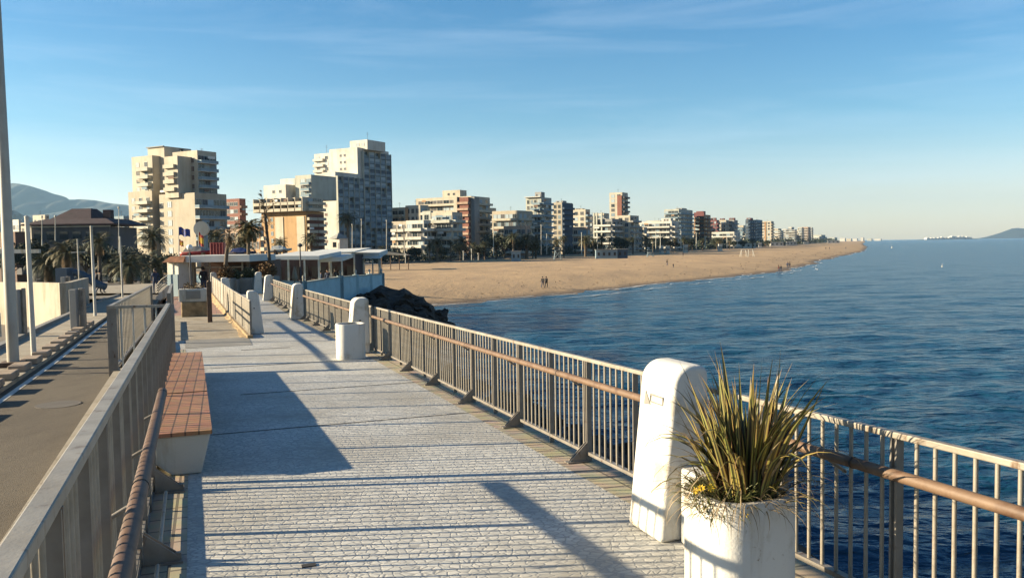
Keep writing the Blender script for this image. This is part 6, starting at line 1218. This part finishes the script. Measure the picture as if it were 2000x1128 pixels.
# straw roof shelter by the sand + dark parked cars in plaza
c = at(770, 500, 215); t = thing('straw_shelter', 'brown straw roof shelter at the sand edge', 'shelter', c)
a = MB(); A_, B_ = at(742, 494, 215), at(800, 496, 215); a.ext([A_ + Vector((0, -2, -.3)), B_ + Vector((0, -2, -.3)), B_ + Vector((0, 4, -.3)), A_ + Vector((0, 4, -.3))], [A_ + Vector((1.5, 0, .4)), B_ + Vector((-1.5, 0, 0)), B_ + Vector((-1.5, 2, 0)), A_ + Vector((1.5, 2, .4))]); a.build('straw_roof', 'canvas_tan', t)
for f in (.05, .35, .65, .95): P = A_.lerp(B_, f); a = MB(); a.tube([(P.x, 215, 1.4), (P.x, 215, P.z)], .12, 6); a.build('post', 'wood', t)
def car(label, x, y, d, m, rz=0):
    c = at(x, y, d); zb = max(1.5, zl(d * 1.03)); c.z = zb; t = thing('parked_car', label, 'car', c, 'cars parked by the plaza')
    a = MB(); pr = [(-2.1, .35), (-2.1, .8), (-1.5, .95), (-.9, 1.42), (.6, 1.45), (1.3, .98), (2.1, .85), (2.15, .35)]
    Rz = Matrix.Rotation(rz, 3, 'Z'); a.ext([c + Rz @ Vector((px, -.82, pz)) for px, pz in pr], [c + Rz @ Vector((px, .82, pz)) for px, pz in pr]); bevel(a.build('body', m, t), .08)
    for (x0, x1) in ((-.85, -.15), (-.05, .6)): a = MB(); a.box(c + Rz @ Vector(((x0 + x1) / 2, -.83, 1.18)), (x1 - x0, .03, .34), 0, Rz); a.build('window', 'glass', t)
    for wx in (-1.35, 1.35):
        for wy in (-.8, .8): a = MB(); a.tube([c + Rz @ Vector((wx, wy - .1, .33)), c + Rz @ Vector((wx, wy + .1, .33))], .33, 14); a.build('wheel', 'dark', t)
car('pale car parked under the plaza palms', 275, 505, 135, 'b_grey'); car('white car parked behind the low palm', 205, 505, 140, 'b_white'); car('dark car by the villa', 165, 506, 138, 'b_blue'); car('silver car left of the kiosk', 302, 503, 150, 'b_lblue'); car('dark car at far left behind the curved wall', 100, 508, 132, 'b_dgrey')
strip('lawn', -60, -9, 72, 76, land, 'leaf_mid', .03, 4); 
strip('kerb', -60, -6, 84, 84.6, land, 'concrete', .1, 2, 2, .2); strip('kerb', -60, -6, 96, 96.6, land, 'concrete', .1, 2, 2, .2); strip('road', -60, -5, 86, 95.6, land, 'asphalt_dark', .01, 6)
# ================================================================== PEOPLE
PM = {}
def person_mesh(key, walk, top, bottom, sit=False):
    if key in PM: return PM[key]
    a = .22 if walk else .06
    J = dict(pelvis=(0, 0, .95), waist=(0, 0, 1.08), chest=(0, .01, 1.32), neck=(0, 0, 1.47), head=(0, -.015, 1.58), crown=(0, -.01, 1.70),
             ls=(-.19, 0, 1.40), le=(-.25, .05 + a * .3, 1.13), lh=(-.24, -.06 + a * .4, .90), lf=(-.23, -.08 + a * .4, .80), rs=(.19, 0, 1.40), re=(.25, .05 - a * .2, 1.13), rh=(.24, -.10 - a * .5, .92), rf=(.23, -.13 - a * .5, .82),
             lk=(-.11, -.03 - a * .7, .52), la=(-.11, -.02 - a * .95, .09), lt=(-.12, -.18 - a * .95, .04), rk=(.11, -.05 + a * .3, .52), ra=(.11, .05 + a * 1.1, .10), rt=(.12, -.10 + a * 1.1, .04), lhp=(-.10, 0, .90), rhp=(.10, 0, .90))
    E = [('pelvis', 'waist'), ('waist', 'chest'), ('chest', 'neck'), ('neck', 'head'), ('head', 'crown'), ('chest', 'ls'), ('ls', 'le'), ('le', 'lh'), ('lh', 'lf'), ('chest', 'rs'), ('rs', 're'), ('re', 'rh'), ('rh', 'rf'), ('pelvis', 'lhp'), ('lhp', 'lk'), ('lk', 'la'), ('la', 'lt'), ('pelvis', 'rhp'), ('rhp', 'rk'), ('rk', 'ra'), ('ra', 'rt')]
    RD = dict(pelvis=.14, waist=.13, chest=.155, neck=.06, head=.10, crown=.075, ls=.075, le=.05, lh=.035, lf=.03, rs=.075, re=.05, rh=.035, rf=.03, lk=.07, la=.045, lt=.035, rk=.07, ra=.045, rt=.035, lhp=.10, rhp=.10)
    ks = list(J); me = bpy.data.meshes.new('tmp'); me.from_pydata([J[k] for k in ks], [(ks.index(x), ks.index(y)) for x, y in E], []); o = bpy.data.objects.new('tmp', me); COL.objects.link(o)
    o.modifiers.new('s', 'SKIN')
    for i, k in enumerate(ks): v = me.skin_vertices[0].data[i]; v.radius = (RD[k], RD[k] * (.8 if k in ('chest', 'waist', 'pelvis') else 1)); v.use_root = (k == 'pelvis')
    sb = o.modifiers.new('b', 'SUBSURF'); sb.levels = 1; sb.render_levels = 1
    dg = bpy.context.evaluated_depsgraph_get(); m2 = bpy.data.meshes.new_from_object(o.evaluated_get(dg)); bpy.data.objects.remove(o)
    m2.materials.clear()
    for m in ('skin', top, bottom, 'cloth_dark'): m2.materials.append(MATS[m])
    for p in m2.polygons:
        z = p.center.z; p.use_smooth = True; p.material_index = 0 if z > 1.47 or (z < .88 and abs(p.center.x) > .2) else 1 if z > .93 else 2 if z > .10 else 3
    h = MB(); h.lathe((0, .015, 1.64), [(.001, .13), (.07, .11), (.105, .05), (.11, -.02), (.10, -.09)], 12); PM[key] = (m2, h.mesh('hair', 'hair')); return PM[key]
def person(label, x, y, d, zb=None, rz=0, walk=True, top='cloth_dark', bottom='cloth_blue', sc=1.0, group='people in the distance'):
    c = at(x, y, d)
    if zb is not None: c.z = zb
    me, hr = person_mesh((walk, top, bottom), walk, top, bottom); o = bpy.data.objects.new('person', me); COL.objects.link(o); o.location = c; o.rotation_euler = (0, 0, rz); o.scale = (sc,) * 3; tag(o, label, 'person', group)
    h = bpy.data.objects.new('hair', hr); COL.objects.link(h); h.parent = o
def bz(x, d): return sandz(at(x, 500, d).x, d, 0)
person('person in dark clothes walking left of a companion at the near waterline', 1060, 565, 130, bz(1060, 130), 2.6, sc=1.03); person('person in dark coat walking right of a companion at the near waterline', 1067, 565, 130.3, bz(1067, 130), 2.7, top='cloth_dark', bottom='cloth_dark', sc=1.06)
person('person in red bending beside a companion near the far waterline', 1521, 528, 198, bz(1521, 198), 1.2, top='cloth_red'); person('person in dark jacket next to the one in red near the far waterline', 1525, 528, 199, bz(1525, 199), -.5)
person('person in dark blue left of the far pair by the water', 1538, 522, 222, bz(1538, 222), 2.8, top='cloth_blue'); person('person in black right of the far pair by the water', 1542, 521, 223, bz(1542, 223), 2.6)
person('lone walker on the middle of the sand', 1303, 524, 215, bz(1303, 215), 1, sc=.9); person('lone figure sitting low on the sand by the dunes', 1334, 497, 360, bz(1334, 360), 0, False)
person('tiny walker far along the beach, left one', 1613, 485, 560, bz(1613, 560), 0); person('tiny walker far along the beach, middle one', 1620, 485, 565, bz(1620, 565), 0); person('tiny walker far along the beach near the water', 1652, 483, 600, bz(1652, 600), 0)
person('child like figure playing on the sand left of the walker', 1315, 529, 200, bz(1315, 200), 0, False, sc=.6)
person('person in dark clothes standing on the plaza by the thin white pole', 196, 572, 62, zl(66), 2.5, top='cloth_dark'); person('person in black beside the plaza walker', 190, 573, 61, zl(65), 2.2, bottom='cloth_dark')
person('person in dark jacket near the stair parapet left of the kiosk', 304, 566, 58, zl(62), .4, top='cloth_blue'); person('person in the shade in front of the kiosk shop front', 398, 563, 51, zl(53), 3.0, walk=False)
for i, (x, y, d, tp_) in enumerate(((640, 545, 76, 'cloth_blue'), (655, 545, 77, 'cloth_dark'), (627, 548, 73, 'cloth_blue'), (697, 538, 87, 'cloth_dark'))):
    person('customer standing among the restaurant tables ' + ('in blue under the striped awning', 'in black under the striped awning', 'in blue by the awning post', 'in black under the cream canopy', 'in black near the walkway')[i], x, y, d, 3.62 if d > 66 else zl(d) + .1, i, False, top=tp_)
# buoys and bird on the water
for x, y, lab in ((1840, 521, 'white buoy with pole floating far out on the sea'), (1742, 484, 'tiny white buoy far out near the horizon')):
    v = ray(x, y); tt = -CZ / v.z; c = Vector((v.x * tt, v.y * tt, 0)); t = MB(); r = c.y * .0011; t.lathe(c, [(.01, -.2), (r, 0), (r * .8, r * .8), (.05, r * 1.2), (.04, r * 3.4), (.01, r * 3.5)], 10); tag(t.build('buoy', 'white'), lab, 'buoy')
# ================================================================== HAZE
mb = MB(); mb.box((0, 7000, 330), (34000, 19000, 662)); hz = mb.build('haze', []) if False else None
me = bpy.data.meshes.new('haze'); bm = bmesh.new(); bmesh.ops.create_cube(bm, size=1); bm.to_mesh(me); bm.free(); hz = bpy.data.objects.new('haze', me); COL.objects.link(hz)
hz.location = (0, 7000, 430); hz.scale = (42000, 20000, 864); tag(hz, kind='stuff', label='pale air haze over the bay', cat='haze')
m = bpy.data.materials.new('haze'); m.use_nodes = True; t = m.node_tree; t.nodes.clear(); o_ = N(t, 'ShaderNodeOutputMaterial'); pv = N(t, 'ShaderNodeVolumePrincipled'); pv.inputs['Color'].default_value = (.42, .70, 1, 1); pv.inputs['Density'].default_value = 0.000035; pv.inputs['Anisotropy'].default_value = 0.3
t.links.new(pv.outputs[0], o_.inputs['Volume']); me.materials.append(m)
print('objects', len(bpy.data.objects))
